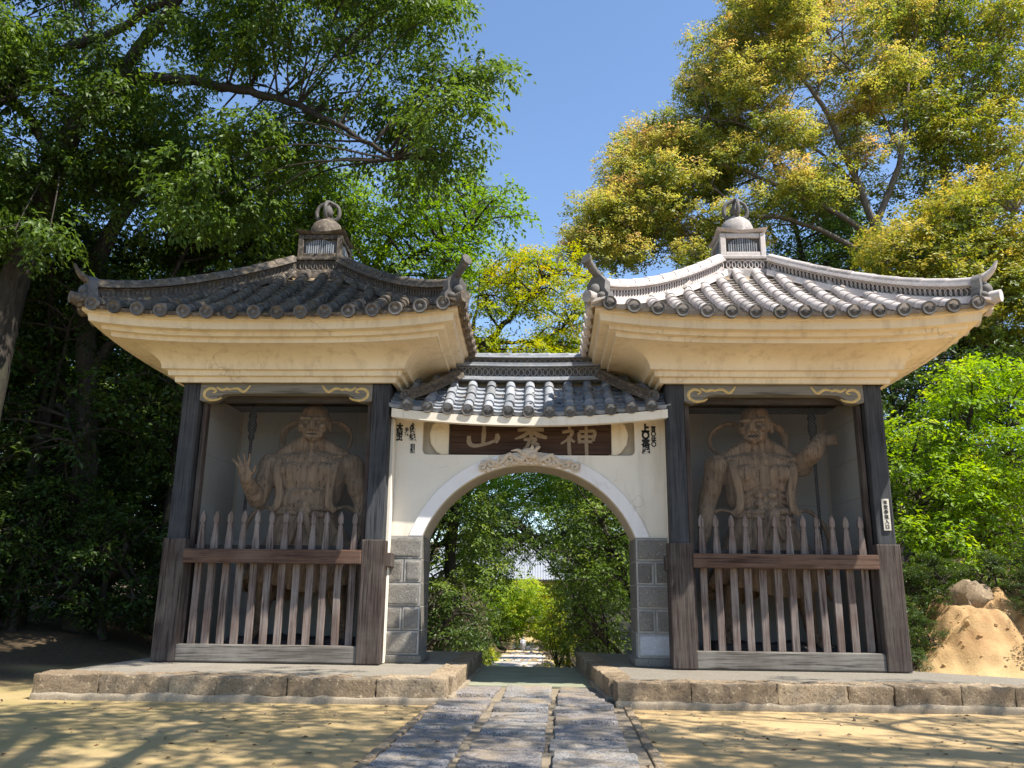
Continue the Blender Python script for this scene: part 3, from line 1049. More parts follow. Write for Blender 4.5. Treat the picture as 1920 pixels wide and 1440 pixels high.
# ------------------------------------------------------------------ arched gateway between the towers
gate = empty('arched_gateway', (.03, 0, 0))
tag(gate, 'white plastered arched gateway with low tiled roof joining the two towers', 'gateway')
AX, ASP, ARISE, AHW = .0, 1.83, .95, 1.39
AR = (AHW**2+ARISE**2)/(2*ARISE)
ACZ = ASP+ARISE-AR
def arc(r, n=40, z0=ASP):
    a0 = math.asin((z0-ACZ)/r)
    return [(r*math.cos(math.pi-a0-(math.pi-2*a0)*i/n), ACZ+r*math.sin(math.pi-a0-(math.pi-2*a0)*i/n)) for i in range(n+1)]
inn = arc(AR)
WX = 1.81
def rrect(x0, x1, z0, z1, r, n=5):
    out = []
    for cx_, cz_, a0 in ((x1-r, z0+r, -90), (x1-r, z1-r, 0), (x0+r, z1-r, 90), (x0+r, z0+r, 180)):
        for i in range(n+1):
            a_ = math.radians(a0+90*i/n)
            out.append((cx_+r*math.cos(a_), cz_+r*math.sin(a_)))
    return out
outer = [(-WX, ASP)]+inn+[(WX, ASP), (WX, 3.42), (-WX, 3.42)]
niche = rrect(-1.435, 1.41, 2.905, 3.40, .07)
MB().plate([outer, niche[::-1]], .40, .50).build('wall', M['wall'], gate, bevel=0)
MB().plate([outer], .503, 1.15).build('wall_core', M['niche'], gate)
# rounded end cheeks inside the niche
for sg, x in ((-1, -1.19), (1, 1.17)):
    m = MB()
    pl = [(x-sg*.11, 2.912), (x-sg*.11, 3.40), (x+sg*.02, 3.40), (x+sg*.12, 3.33), (x+sg*.16, 3.2), (x+sg*.14, 3.06), (x+sg*.06, 2.95), (x+sg*.0, 2.912)]
    m.plate([pl], .43, .50).build('niche_cheek', M['cream'], gate, bevel=.02, seg=2)
bo = arc(AR+.165)
band = [(p[0], p[1]) for p in inn]+[(p[0], p[1]) for p in bo[::-1]]
MB().plate([band], .375, .402).build('arch_band', M['band'], gate, bevel=.004)
# stone piers
for sg in (-1, 1):
    pr = empty('stone_pier', (0, 0, 0), gate)
    x0, x1 = (AHW-.01, WX+.03)
    xa, xb = (x0, x1) if sg > 0 else (-x1, -x0)
    bm = rough_block(xb-xa+.07, .86, .095, .004, .2, 3+sg, .01)
    bm_link(bm, 'plinth', M['pier'], pr, ((xa+xb)/2, .76, .295))
    MB().bb(xa+.006, xb-.006, .386, 1.17, .34, 1.826).build('pier_core', M['joint'], pr)
    zz = [.345, .642, .939, 1.236, 1.533, 1.826]
    for i in range(5):
        z0, z1 = zz[i], zz[i+1]
        mt = M['pale'] if (sg > 0 and i == 0) else M['pier']
        spl = [(xa, xb)] if i % 2 == 0 else [(xa, (xa+xb)/2-.004), ((xa+xb)/2+.004, xb)]
        for u0, u1 in spl:
            # drafted margin (smooth) and rough face
            MB().bb(u0+.003, u1-.003, .372, .60, z0+.004, z1-.004).build('stone_block', M['joint'] if False else mt, pr, bevel=.006)
            bm = rough_block(u1-u0-.062, .03, z1-z0-.06, .007, .035, i*7+int(u0*50), .008)
            bm_link(bm, 'rough_face', mt, pr, ((u0+u1)/2, .367, (z0+z1)/2))
            mg = MB()
            mg.bb(u0+.004, u0+.028, .3665, .374, z0+.006, z1-.006); mg.bb(u1-.028, u1-.004, .3665, .374, z0+.006, z1-.006)
            mg.bb(u0+.0285, u1-.0285, .3665, .374, z1-.030, z1-.006); mg.bb(u0+.0285, u1-.0285, .3665, .374, z0+.006, z0+.028)
            mg.build('draft_margin', M['joint'], pr)
        MB().bb(xa+.002, xb-.002, .603, 1.165, z0+.004, z1-.004).build('stone_block', M['pier'], pr, bevel=.006)
    # plaster pilaster and tie beam stub beside the post
    xp = sg*1.80
    MB().bb(-.05, .05, .22, .365, .25, 3.36).build('pilaster', M['wall'], gate, bevel=.006, loc=(xp+sg*.045, 0, 0))
    MB().bb(-.075, .075, .13, .366, 1.42, 1.60).build('tie_beam', M['sleeve'], gate, bevel=.01, loc=(xp+sg*.01, 0, 0))
# carved ornament on the crown of the arch
m = MB()
def on_arc(ang, r): return (r*math.sin(ang), ACZ+r*math.cos(ang))
random.seed(5)
for i in range(46):
    a_ = -.40+.80*i/45
    r_ = AR+.075+random.uniform(-.05, .05)
    x, z = on_arc(a_, r_)
    m.ell((x, .372, z), (random.uniform(.035, .06), .03, random.uniform(.025, .05)))
def spiral(cx_, cz_, r, turns, sg, th=.017, y=.345):
    pts = []
    for i in range(22):
        q = i/21
        a_ = sg*turns*2*math.pi*q
        rr = r*(1-.8*q)
        pts.append((cx_+rr*math.cos(a_), y-.012*q, cz_+rr*math.sin(a_)))
    m.tube(pts, lerp_list([th*.6, th, th*1.2], 22), 6)
for i in range(11):
    a_ = -.40+.80*i/10
    x, z = on_arc(a_, AR+.08)
    spiral(x, z, .062, 1.4, 1 if i % 2 else -1)
body = [on_arc(-.38+.76*i/24, AR+.10+.045*math.sin(i*1.15)) for i in range(25)]
m.tube([(x, .34, z) for x, z in body], lerp_list([.012, .03, .036, .03, .012], 25), 8)
zc = ACZ+AR
m.ell((0, .35, zc+.14), (.12, .05, .075)); m.ell((.05, .32, zc+.10), (.07, .05, .05)); m.ell((-.06, .33, zc+.13), (.05, .04, .04))
for x0, z0, x1, z1 in ((-.10, .15, -.24, .17), (.02, .17, .03, .24), (.06, .16, .15, .23)):
    pts = catmull([(x0, .35, zc+z0), ((x0+x1)/2+.02, .33, zc+(z0+z1)/2+.02), (x1, .33, zc+z1)], 4)
    m.tube(pts, lerp_list([.03, .022, .007], len(pts)), 6)
m.build('arch_carving', M['carve'], gate, smooth=True)
random.seed(21)

# central roof
GE, GR = .02, .80
def gate_z(d, u):
    """d = distance in front of the ridge line"""
    t_ = min(max((GR-GE-d)/(GR-GE), -.15), 1.0)
    return 3.40+.62*(.75*t_+.25*t_*abs(t_))+.11*(abs(u)/1.8)**2*max(0, 1-t_*.6)
# fascia board under the eaves, lower in the middle
npt = 25
fp = [(-1.80+3.6*i/(npt-1), 0, gate_z(GR-GE, -1.80+3.6*i/(npt-1))-.055) for i in range(npt)]
for yy, ydir in ((.05, 1), (1.55, -1)):
    MB().sweep([(x, yy, z) for x, y, z in fp], [(-.05, -.115), (.05, -.115), (.05, .0), (-.05, .0)], side=(0, 1, 0)).build('fascia', M['wall'], gate, smooth=True, angle=30)
    MB().sweep([(x, yy+ydir*.05, z) for x, y, z in fp], [(0, -.07), (ydir*.30, -.05), (ydir*.30, .04), (0, -.01)], side=(0, 1, 0)).build('soffit', M['wall'], gate, smooth=True, angle=30)
groof = empty('roof', (0, 0, 0), gate)
vs = []; fs = []
for i in range(17):
    y = GE+.02+(1.58-GE-.04)*i/16
    for j in range(25):
        u = -1.80+3.6*j/24
        vs.append((u, y, gate_z(abs(y-GR), u)-.035))
for i in range(16):
    for j in range(24):
        b = i*25+j
        fs.append((b, b+1, b+26, b+25))
MB().add(vs, fs).build('roof_bed', M['bed'], groof, smooth=True)
pitch = .266
us = [(i-6)*pitch for i in range(13)]
S = Slope(gate_z, GR-GE+.04, .13, us, pitch)
S.hipk = 0
lib = {'round': arch_mesh('round_tile', M['tileC'], .07, .062, .275), 'end': eave_end_mesh('eave_tile_end', M['tileD'], .080),
       'pan': pan_mesh('pan_tile', M['tileC'], pitch*.80, .2), 'lip': pan_mesh('pan_tile', M['tileC'], pitch*.84, .2, True)}
lay_slope(S, groof, [M['tileC']], lib, 0, (0, GR, 0), False)
lay_slope(S, groof, [M['tileC']], lib, math.pi, (0, GR, 0), True)
rid = empty('main_ridge', (0, 0, 0), gate)
rp = [(-1.15+2.3*i/10, GR, 4.0+.02*abs(i/5-1)**2) for i in range(11)]
z = .0
for i, (hw_, h_) in enumerate(((.17, .03), (.15, .03))):
    MB().sweep(rp, [(-hw_, z), (hw_, z), (hw_*.97, z+h_-.004), (-hw_*.97, z+h_-.004)]).build('ridge_course', M['tileC'], rid); z += h_
MB().sweep(rp, [(-.06, z), (.06, z), (.06, z+.15), (-.06, z+.15)]).build('band_core', M['tileD'], rid)
b = MB(); ring_band(b, rp, .14, z+.005, .075, .085, .009); b.build('openwork_band', M['tileC'], rid, smooth=True)['kind'] = 'stuff'
z += .15
for i, (hw_, h_) in enumerate(((.15, .028), (.14, .028))):
    MB().sweep(rp, [(-hw_, z), (hw_, z), (hw_*.97, z+h_-.004), (-hw_*.97, z+h_-.004)]).build('ridge_course', M['tileC'], rid); z += h_
MB().sweep(rp, [(-.05, z), (.05, z), (.05, z+.075), (-.05, z+.075)]).build('band_core', M['tileD'], rid)
b = MB(); ring_band(b, rp, .07, z+.003, .06, .085, .007); b.build('openwork_band', M['tileC'], rid, smooth=True)['kind'] = 'stuff'
z += .075
MB().sweep(rp, [(-.13, z), (.13, z), (.12, z+.03), (-.12, z+.03)]).build('ridge_course', M['tileC'], rid); z += .034
for i in range(8):
    x = -1.12+.28*i
    o = link('cap_tile', lib['round'], rid, (x+.28, GR, 4.0+z+.004), (0, 0, math.pi/2))
    o.scale = (1.15, 1.03, .9)
# descending side ridges next to the towers
for sg in (-1, 1):
    sr = empty('side_ridge', (0, 0, 0), gate)
    for sy_ in (-1, 1):
        sp = []
        for i in range(9):
            q = i/8
            u = sg*(.98+.66*q**.9); d = .06+(.60)*q
            sp.append(Vector((u, GR+sy_*d, gate_z(d, u)+.03+.05*(1-q))))
        zz_ = 0
        for hw_, h_ in ((.12, .028), (.10, .026), (.085, .026)):
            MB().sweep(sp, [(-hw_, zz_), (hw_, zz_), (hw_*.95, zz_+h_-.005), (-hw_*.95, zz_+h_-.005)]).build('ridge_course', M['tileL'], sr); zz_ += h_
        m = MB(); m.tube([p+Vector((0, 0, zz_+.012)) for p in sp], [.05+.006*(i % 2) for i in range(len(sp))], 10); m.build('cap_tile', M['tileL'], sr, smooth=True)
        pe = sp[-1]
        for dz in (.03, ):
            o = link('ridge_end', lib['end'], sr, (pe.x, pe.y+sy_*.02, pe.z+dz+.04), (0, 0, 0 if sy_ < 0 else math.pi))

# ------------------------------------------------------------------ lettering helpers
def text_mesh(body, size, ext=.004, bold=.0):
    cu = bpy.data.curves.new('txt', 'FONT')
    cu.body = body; cu.size = size; cu.extrude = ext; cu.offset = bold
    cu.align_x = 'CENTER'; cu.align_y = 'CENTER'
    cu.resolution_u = 4
    o = bpy.data.objects.new('txt', cu)
    COL.objects.link(o)
    dg = bpy.context.evaluated_depsgraph_get()
    me = bpy.data.meshes.new_from_object(o.evaluated_get(dg))
    bpy.data.objects.remove(o); bpy.data.curves.remove(cu)
    return me

def letters(chars, x, ztop, size, step, y, parent, mat, name='painted_character', bold=.004, sx=1.0):
    for i, ch in enumerate(chars):
        me = text_mesh(ch, size, .002, bold)
        me.materials.clear(); me.materials.append(mat)
        o = link(name, me, parent, (x, y, ztop-step*(i+.5)), (math.pi/2, 0, 0), (sx, 1, 1))

# votive name stickers on the wall
def sticker(x, ztop, chars, size, step, sx=1.0, bold=.006, frame=None):
    s_ = MB().bb(-size*.55*sx, size*.55*sx, .3965, .3995, ztop-step*len(chars)-.012, ztop+.012).build('votive_sticker', M['wall'], gate, loc=(x, 0, 0))
    letters(chars, 0, ztop, size, step, .3945, s_, M['ink'], bold=bold, sx=sx)
    if frame:
        z0, z1, w_ = ztop-step*len(chars)-.006, ztop+.006, size*.5*sx
        m = MB()
        m.bb(-w_, -w_+.006, .3935, .3962, z0, z1); m.bb(w_-.006, w_, .3935, .3962, z0, z1); m.bb(-w_+.0065, w_-.0065, .3935, .3962, z1-.006, z1); m.bb(-w_+.0065, w_-.0065, .3935, .3962, z0, z0+.006)
        m.build('sticker_frame', M['ink'], s_)
sticker(-1.75, 3.315, '大須賀', .09, .073, .85, .009)
sticker(-1.655, 3.265, '平宝', .06, .055, .8, .005)
sticker(-1.575, 3.315, '小宮様', .09, .073, .85, .008)
sticker(-1.565, 3.045, '川村', .062, .058, .9, .004, True)
sticker(1.555, 3.315, '上〇木屋', .115, .094, .85, .011)
sticker(1.66, 3.30, '百〇は〇', .072, .07, .9, .005)

# ------------------------------------------------------------------ name plaque in the niche
plq = empty('name_plaque', (.03, .45, 2.92))
tag(plq, 'dark wooden name plaque with three faded carved characters above the arch', 'plaque')
for i in range(3):
    MB().bb(-1.06, 1.10, -.035, .03, .158*i+.001, .158*(i+1)-.002).build('board', M['board'], plq, bevel=.004, loc=(0, 0, 0))
def brush(strokes, cx_, cz_, s, name):
    m = MB()
    for st in strokes:
        pts = catmull([(cx_+x*s, -.042, cz_+z*s) for x, z, w_ in st], 5)
        ws = lerp_list([w_*s for x, z, w_ in st], len(pts))
        m.tube(pts, ws, 8, squash=None)
    for i, p in enumerate(m.v):
        m.v[i] = (p[0], -.036+(p[1]+.042)*.18-.004, p[2])
    m.build(name, M['letter'], plq, smooth=True)
# right to left: 神 秀 山
brush([[(-.32, .46, .03), (-.26, .36, .06)], [(-.52, .24, .05), (-.2, .28, .06), (-.3, .05, .05), (-.56, -.14, .03)], [(-.3, .12, .05), (-.3, -.2, .06), (-.28, -.5, .06)], [(-.26, .02, .05), (-.12, -.08, .04)],
       [(.02, .24, .05), (.03, -.05, .055), (.06, -.1, .05)], [(.02, .26, .05), (.30, .28, .05), (.52, .26, .06), (.46, -.04, .055)], [(.05, .10, .05), (.45, .10, .05)], [(.05, -.06, .05), (.44, -.06, .05)], [(.25, .46, .05), (.25, 0, .06), (.26, -.52, .055)]], .66, .20, .42, 'carved_character')
brush([[(.16, .46, .04), (-.12, .38, .06)], [(-.42, .20, .05), (0, .24, .07), (.42, .22, .06)], [(.02, .42, .05), (.02, .06, .07), (.0, -.02, .05)], [(-.02, .18, .06), (-.24, .02, .06), (-.5, -.08, .03)], [(.04, .18, .06), (.26, .04, .08), (.52, -.04, .05)],
       [(-.22, -.10, .05), (.16, -.08, .06), (.04, -.22, .05), (.22, -.26, .06), (.14, -.5, .06), (.02, -.46, .03)], [(-.04, -.12, .05), (-.12, -.34, .06), (-.34, -.52, .03)]], .02, .24, .42, 'carved_character')
brush([[(.03, .44, .05), (.02, .1, .075), (.0, -.18, .06)], [(-.46, .06, .06), (-.44, -.16, .08), (-.28, -.26, .06), (.1, -.2, .05), (.36, -.1, .05)], [(.44, .14, .05), (.46, 0, .09), (.40, -.16, .06)]], -.62, .22, .42, 'carved_character')
# small white notice on the right outer post
nt_ = MB().bb(-.045, .045, -.008, .008, 0, .39).build('notice_plate', M['paper'], None, bevel=.003, loc=(4.485, -.008, 1.92))
tag(nt_, 'narrow white notice plate with vertical writing on the right outer post', 'notice')
letters('本堂参道入口', 0, .375, .055, .06, -.0105, nt_, M['ink'], bold=.001)

# ------------------------------------------------------------------ guardian statues
def remeshed(m, voxel, smooth, name, mat, parent=None, noise_amp=0):
    me = m.mesh(name+'_raw', mat)
    o = bpy.data.objects.new(name+'_raw', me)
    COL.objects.link(o)
    r = o.modifiers.new('r', 'REMESH'); r.mode = 'VOXEL'; r.voxel_size = voxel; r.use_smooth_shade = True
    if smooth:
        s_ = o.modifiers.new('s', 'SMOOTH'); s_.factor = .5; s_.iterations = smooth
    dg = bpy.context.evaluated_depsgraph_get()
    out = bpy.data.meshes.new_from_object(o.evaluated_get(dg))
    out.name = name
    bpy.data.objects.remove(o)
    out.materials.clear(); out.materials.append(mat)
    out.polygons.foreach_set('use_smooth', [True]*len(out.polygons))
    return link(name, out, parent)

def hand(m, wrist, direc, palm_n, s=1.9, curl=0.0, spread=.16, thumb_side=1):
    """palm with five fingers; direc = finger direction, palm_n = palm normal; s scales a human hand"""
    d = Vector(direc).normalized(); n = Vector(palm_n); n = (n-d*n.dot(d)).normalized()
    sd_ = d.cross(n).normalized()*thumb_side
    w = Vector(wrist)
    M3 = Matrix((sd_, n, d)).transposed()
    m.ell(w+d*.05*s, (.043*s, .020*s, .055*s), M3)
    m.ell(w+d*.03*s+sd_*.022*s+n*.010*s, (.022*s, .017*s, .032*s), M3)
    lens = (.078, .086, .080, .064)
    for i in range(4):
        off = (.031-.0205*i)*s
        base = w+d*.088*s+sd_*off
        ang = spread*(1.2-i*.8)
        fd = (d+sd_*ang).normalized()
        p0 = base; L = lens[i]*s
        for j, fr in enumerate((.45, .32, .23)):
            th = curl*(.5+.5*j)
            dj = (fd*math.cos(th*(j+1)*.7)+n*math.sin(th*(j+1)*.7)).normalized()
            p1 = p0+dj*L*fr
            m.caps(p0, p1, .0095*s*(1-.08*j), .0090*s*(1-.1*j), 8)
            p0 = p1
    b0 = w+d*.02*s+sd_*.035*s
    t1 = b0+(sd_*.75+d*.6+n*.25).normalized()*.042*s
    t2 = t1+(sd_*(.45-curl*.5)+d*.8+n*(.25+curl*.6)).normalized()*.034*s
    m.caps(b0, t1, .014*s, .011*s, 8); m.caps(t1, t2, .011*s, .009*s, 8)

def nio(cx, cy, mir, label, kind):
    """muscular guardian; mir = +1 keeps the right tower's pose, x to the viewer's right"""
    root = empty('guardian_statue', (cx, cy, .262))
    tag(root, label, 'statue', 'guardian statues in the gate towers')
    root.scale = (1.09, 1.0, .984)
    X = lambda x: x
    m = MB()
    z0 = .22      # top of the rock base above the floor
    # legs
    for sg in (-1, 1):
        hip = Vector((sg*.20, .02, 1.78)); knee = Vector((sg*.40, -.14, 1.08)); ank = Vector((sg*.46+(.06 if sg > 0 else -.04), .04, .38))
        m.caps(hip, knee, .22, .145); m.caps(knee, ank, .13, .075)
        m.ell(knee.lerp(ank, .3)+Vector((0, .06, 0)), (.125, .125, .2)); m.ell(knee+Vector((0, -.05, 0)), (.12, .1, .12))
        m.caps(ank, ank+Vector((sg*.06, -.26, -.13)), .075, .05); m.ell(ank+Vector((0, .05, -.12)), (.075, .09, .06))
        for i in range(5):
            b_ = ank+Vector((sg*.06+(-.07+.035*i), -.26, -.14)); m.caps(b_, b_+Vector((sg*.01, -.07, -.01)), .024, .02, 8)
    # trunk
    if kind == 'a':
        m.ell((0, .02, 1.86), (.33, .23, .22)); m.ell((.0, -.0, 2.12), (.31, .23, .26)); m.ell((0, .02, 2.45), (.47, .27, .31)); m.ell((0, .04, 2.66), (.54, .24, .18))
    else:
        m.ell((0, .02, 1.86), (.37, .26, .22)); m.ell((.0, -.05, 2.08), (.37, .29, .27)); m.ell((0, .0, 2.42), (.49, .28, .31)); m.ell((0, .04, 2.64), (.55, .24, .18))
    for sg in (-1, 1):
        m.ell((sg*.19, -.17, 2.50), (.19, .10, .13)); m.ell((sg*.20, -.215, 2.43), (.028, .03, .028))
        m.caps((sg*.02, -.16, 2.64), (sg*.40, -.10, 2.72), .035, .03)                       # collar bones
        m.caps((sg*.08, .02, 2.96), (sg*.42, .06, 2.74), .10, .10)                          # trapezius
        m.ell((sg*.34, .03, 2.30), (.10, .16, .26))
        for j in range(4):                                                                   # ribs
            m.caps((sg*.05, -.225+.01*j, 2.36-.075*j), (sg*.30, -.13, 2.26-.085*j), .024, .022, 8)
        for j in range(3): m.ell((sg*.075, -.225 if kind == 'a' else -.29+.02*j, 2.20-.115*j), (.07, .045, .05))
    m.ell((0, -.25 if kind == 'a' else -.33, 2.00), (.12, .05, .08))
    # neck and head
    m.caps((0, .03, 2.78), (0, -.02, 3.02), .135, .12)
    for sg in (-1, 1): m.caps((sg*.10, -.02, 3.02), (sg*.03, -.13, 2.74), .035, .03, 8)
    yaw = -.42*mir if kind == 'a' else .10
    tilt = .12
    Rh = Matrix.Rotation(yaw, 3, 'Z') @ Matrix.Rotation(tilt, 3, 'X')
    hc = Vector((-.03*mir, -.05, 3.19))
    def H(x, y, z): return hc+Rh @ Vector((x, y, z))
    def he(x, y, z, r): m.ell(H(x, y, z), r, Rh)
    he(0, .03, .05, (.20, .225, .215)); he(0, -.05, -.10, (.15, .15, .16)); he(0, -.10, -.19, (.095, .09, .07))
    he(0, -.21, -.015, (.04, .065, .08)); he(-.045, -.21, -.065, (.035, .04, .03)); he(.045, -.21, -.065, (.035, .04, .03)); he(0, -.245, -.055, (.035, .04, .03))
    for sg in (-1, 1):
        he(sg*.085, -.19, .075, (.085, .06, .032)); he(sg*.13, -.165, -.03, (.05, .055, .035)); he(sg*.075, -.165, .02, (.04, .035, .03)); he(sg*.12, -.13, -.06, (.055, .06, .06)); he(sg*.195, .02, -.02, (.03, .06, .09))
        m.caps(H(sg*.02, -.19, .055), H(sg*.14, -.15, .10), .024, .02, 8)
        he(sg*.09, -.15, -.15, (.04, .04, .05))
    m.caps(H(-.075, -.185, -.115), H(.075, -.185, -.115), .020, .020, 8); m.caps(H(-.06, -.18, -.175), H(.06, -.18, -.175), .024, .024, 8)
    he(0, .04, .17, (.175, .195, .12)); he(0, .08, .27, (.085, .09, .06))
    # hanging arm (viewer's left when mir = 1)
    s1 = -mir
    if kind == 'a':
        sh = Vector((s1*.53, .03, 2.62)); el = Vector((s1*.68, .02, 2.08)); wr = Vector((s1*.76, -.14, 1.66))
        m.ell(sh, (.17, .17, .18)); m.caps(sh, el, .145, .115); m.caps(el, wr, .115, .075)
        m.ell(sh.lerp(el, .55)+Vector((0, -.04, 0)), (.125, .13, .17)); m.ell(el.lerp(wr, .25), (.115, .115, .15))
        hand(m, wr, (s1*.12, -.25, -1), (-s1*.8, -.3, 0), 1.9, .75, .05, 1)
        s2 = mir
        sh = Vector((s2*.52, .03, 2.66)); el = Vector((s2*.60, -.30, 2.78)); wr = Vector((s2*.72, -.22, 2.98))
        m.ell(sh, (.17, .17, .17)); m.caps(sh, el, .145, .12); m.caps(el, wr, .12, .085); m.ell(el.lerp(wr, .3), (.115, .115, .12))
        hand(m, wr-Vector((0, 0, .02)), (s2*1, .1, .12), (0, 1, 0), 1.9, 1.0, .02, 1)
    else:
        sh = Vector((.53, .03, 2.60)); el = Vector((.70, .05, 2.06)); wr = Vector((.70, -.13, 1.66))
        m.ell(sh, (.17, .17, .18)); m.caps(sh, el, .15, .115); m.caps(el, wr, .115, .075); m.ell(sh.lerp(el, .55)+Vector((0, -.04, 0)), (.13, .13, .17)); m.ell(el.lerp(wr, .25), (.115, .115, .15))
        hand(m, wr, (-.05, -.25, -1), (-.8, -.3, 0), 1.9, .9, .04, 1)
        sh = Vector((-.52, .03, 2.60)); el = Vector((-.60, -.18, 2.10)); wr = Vector((-.66, -.50, 2.34))
        m.ell(sh, (.17, .17, .18)); m.caps(sh, el, .145, .125); m.caps(el, wr, .12, .08); m.ell(el.lerp(wr, .25), (.115, .115, .13))
        hand(m, wr+Vector((0, -.01, .0)), (-.22, -.12, 1), (0, -1, -.1), 2.0, .12, .30, 1)
    remeshed(m, .0125, 1, 'body', M['statue'], root)
    for sg in (-1, 1):
        MB().ell(H(sg*.078, -.197, .022), (.036, .03, .022), Rh).build('eye', M['eye'], root, smooth=True)
    m = MB(); m.ell(H(0, -.182, -.145), (.075, .035, .026 if kind == 'a' else .012), Rh); m.build('mouth', M['darkwood'], root, smooth=True)
    # skirt with folds, sash, flowing scarf
    vs = []; fs = []
    n = 72; lv = 12
    for i in range(lv+1):
        q = i/lv
        z = 1.98-1.02*q
        for k_ in range(n):
            a_ = 2*math.pi*k_/n
            fold = 1+(.02+.09*q)*math.sin(a_*9+1.3*math.sin(a_*2)+q*1.2)
            rx = (.36+.36*q**1.2)*fold; ry = (.29+.17*q)*fold
            hem = .16*q*math.sin(a_*2+.6)+.12*q*math.cos(a_)
            vs.append((rx*math.cos(a_), .02+ry*math.sin(a_), z+hem))
    for i in range(lv):
        for k_ in range(n):
            k2 = (k_+1) % n
            fs.append((i*n+k_, i*n+k2, (i+1)*n+k2, (i+1)*n+k_))
    sk = MB().add(vs, fs).build('skirt', M['statue'], root, smooth=True, angle=80)
    so_ = sk.modifiers.new('t', 'SOLIDIFY'); so_.thickness = .03
    m = MB()
    def loop(z, rx, ry, r_, dz=0):
        pts = [(rx*math.cos(2*math.pi*i/24), .01+ry*math.sin(2*math.pi*i/24), z+dz*math.cos(2*math.pi*i/24)) for i in range(25)]
        m.tube(pts, r_, 8, caps=False)
    loop(1.97, .37, .30, .045, .02); loop(1.90, .385, .31, .035, -.03)
    m.ell((.04, -.33, 1.93), (.10, .06, .08)); m.caps((.05, -.34, 1.90), (.16, -.36, 1.60), .05, .035); m.caps((.0, -.34, 1.90), (-.10, -.37, 1.50), .05, .03)
    m.build('sash', M['statue'], root, smooth=True)
    m = MB()
    def ribbon(pts, w_, th=.024):
        P = catmull(pts, 6)
        m.tube(P, lerp_list([w_*.8, w_, w_, w_*.8], len(P)), 8, squash=.55)
    for sg in (-1, 1):
        big = 1.25 if (sg == -mir) else .9
        if kind != 'a': big = 1.0
        ribbon([(sg*.30, .12, 2.74), (sg*.44*big, .2, 2.92), (sg*.43*big, .22, 3.14), (sg*.26*big, .2, 3.27), (sg*.10, .2, 3.22)], .058)
        ribbon([(sg*.32, .08, 2.76), (sg*.37, -.14, 2.66), (sg*.355, -.24, 2.45), (sg*.31, -.22, 2.2), (sg*.33, -.24, 2.02), (sg*.40, -.2, 1.94)], .055)
        ribbon([(sg*.38, -.1, 1.98), (sg*.56, -.06, 2.0), (sg*.74, -.04, 1.80), (sg*.80, -.02, 1.45), (sg*.70, 0, 1.1), (sg*.78, .0, .82)], .05)
    m.build('scarf', M['statue'], root, smooth=True)
    bm = rough_block(1.5, 1.0, .26, .05, .12, 40+cx, .06)
    bm_link(bm, 'rock_base', M['darkwood'], root, (0, 0, .12))
    return root
nio(3.20, .92, 1, 'muscular wooden guardian with bared chest and head turned, in right tower', 'a')
nio(-3.05, .92, -1, 'wooden guardian raising an open palm in the shadowed left tower', 'u')

def staff(x, y, label):
    root = empty('vajra_staff', (x, y, .262))
    tag(root, label, 'staff', 'tall black staffs beside the statues')
    MB().tube([(0, 0, 0), (0, 0, 3.46)], .021, 10).build('shaft', M['staff'], root, smooth=True)
    m = MB()
    m.lathe([(.022, 2.86), (.05, 2.93), (.035, 2.97), (.06, 3.03), (.066, 3.10), (.05, 3.18), (.062, 3.22), (.045, 3.29), (.02, 3.36)], 10)
    m.build('staff_head', M['staff'], root, smooth=True)
    MB().lathe([(.03, .0), (.045, .04), (.034, .35), (.021, .40)], 10).build('ferrule', M['staff'], root, smooth=True)
staff(3.90, .72, 'tall black staff standing upright beside the right guardian')
staff(-3.86, .72, 'tall black staff standing upright beside the left guardian')

# ------------------------------------------------------------------ trees
LEAF = {
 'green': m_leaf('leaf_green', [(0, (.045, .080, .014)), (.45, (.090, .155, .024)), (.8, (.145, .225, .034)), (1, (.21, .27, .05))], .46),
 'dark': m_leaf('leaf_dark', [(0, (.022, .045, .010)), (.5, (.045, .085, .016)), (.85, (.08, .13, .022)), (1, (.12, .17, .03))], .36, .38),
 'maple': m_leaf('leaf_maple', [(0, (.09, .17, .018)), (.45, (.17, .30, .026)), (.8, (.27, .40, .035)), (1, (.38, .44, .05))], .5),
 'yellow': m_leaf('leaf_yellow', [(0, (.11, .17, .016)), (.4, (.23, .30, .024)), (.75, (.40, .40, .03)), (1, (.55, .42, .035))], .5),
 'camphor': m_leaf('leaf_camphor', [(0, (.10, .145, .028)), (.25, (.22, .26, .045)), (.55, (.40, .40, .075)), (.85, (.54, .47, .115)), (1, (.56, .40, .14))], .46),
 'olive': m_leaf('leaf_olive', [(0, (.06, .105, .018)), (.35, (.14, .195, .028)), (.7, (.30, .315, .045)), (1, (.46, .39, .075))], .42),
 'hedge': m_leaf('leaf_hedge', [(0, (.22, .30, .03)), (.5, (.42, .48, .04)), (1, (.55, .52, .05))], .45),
}

def unit(v): return v/np.maximum(np.linalg.norm(v, axis=-1, keepdims=True), 1e-9)

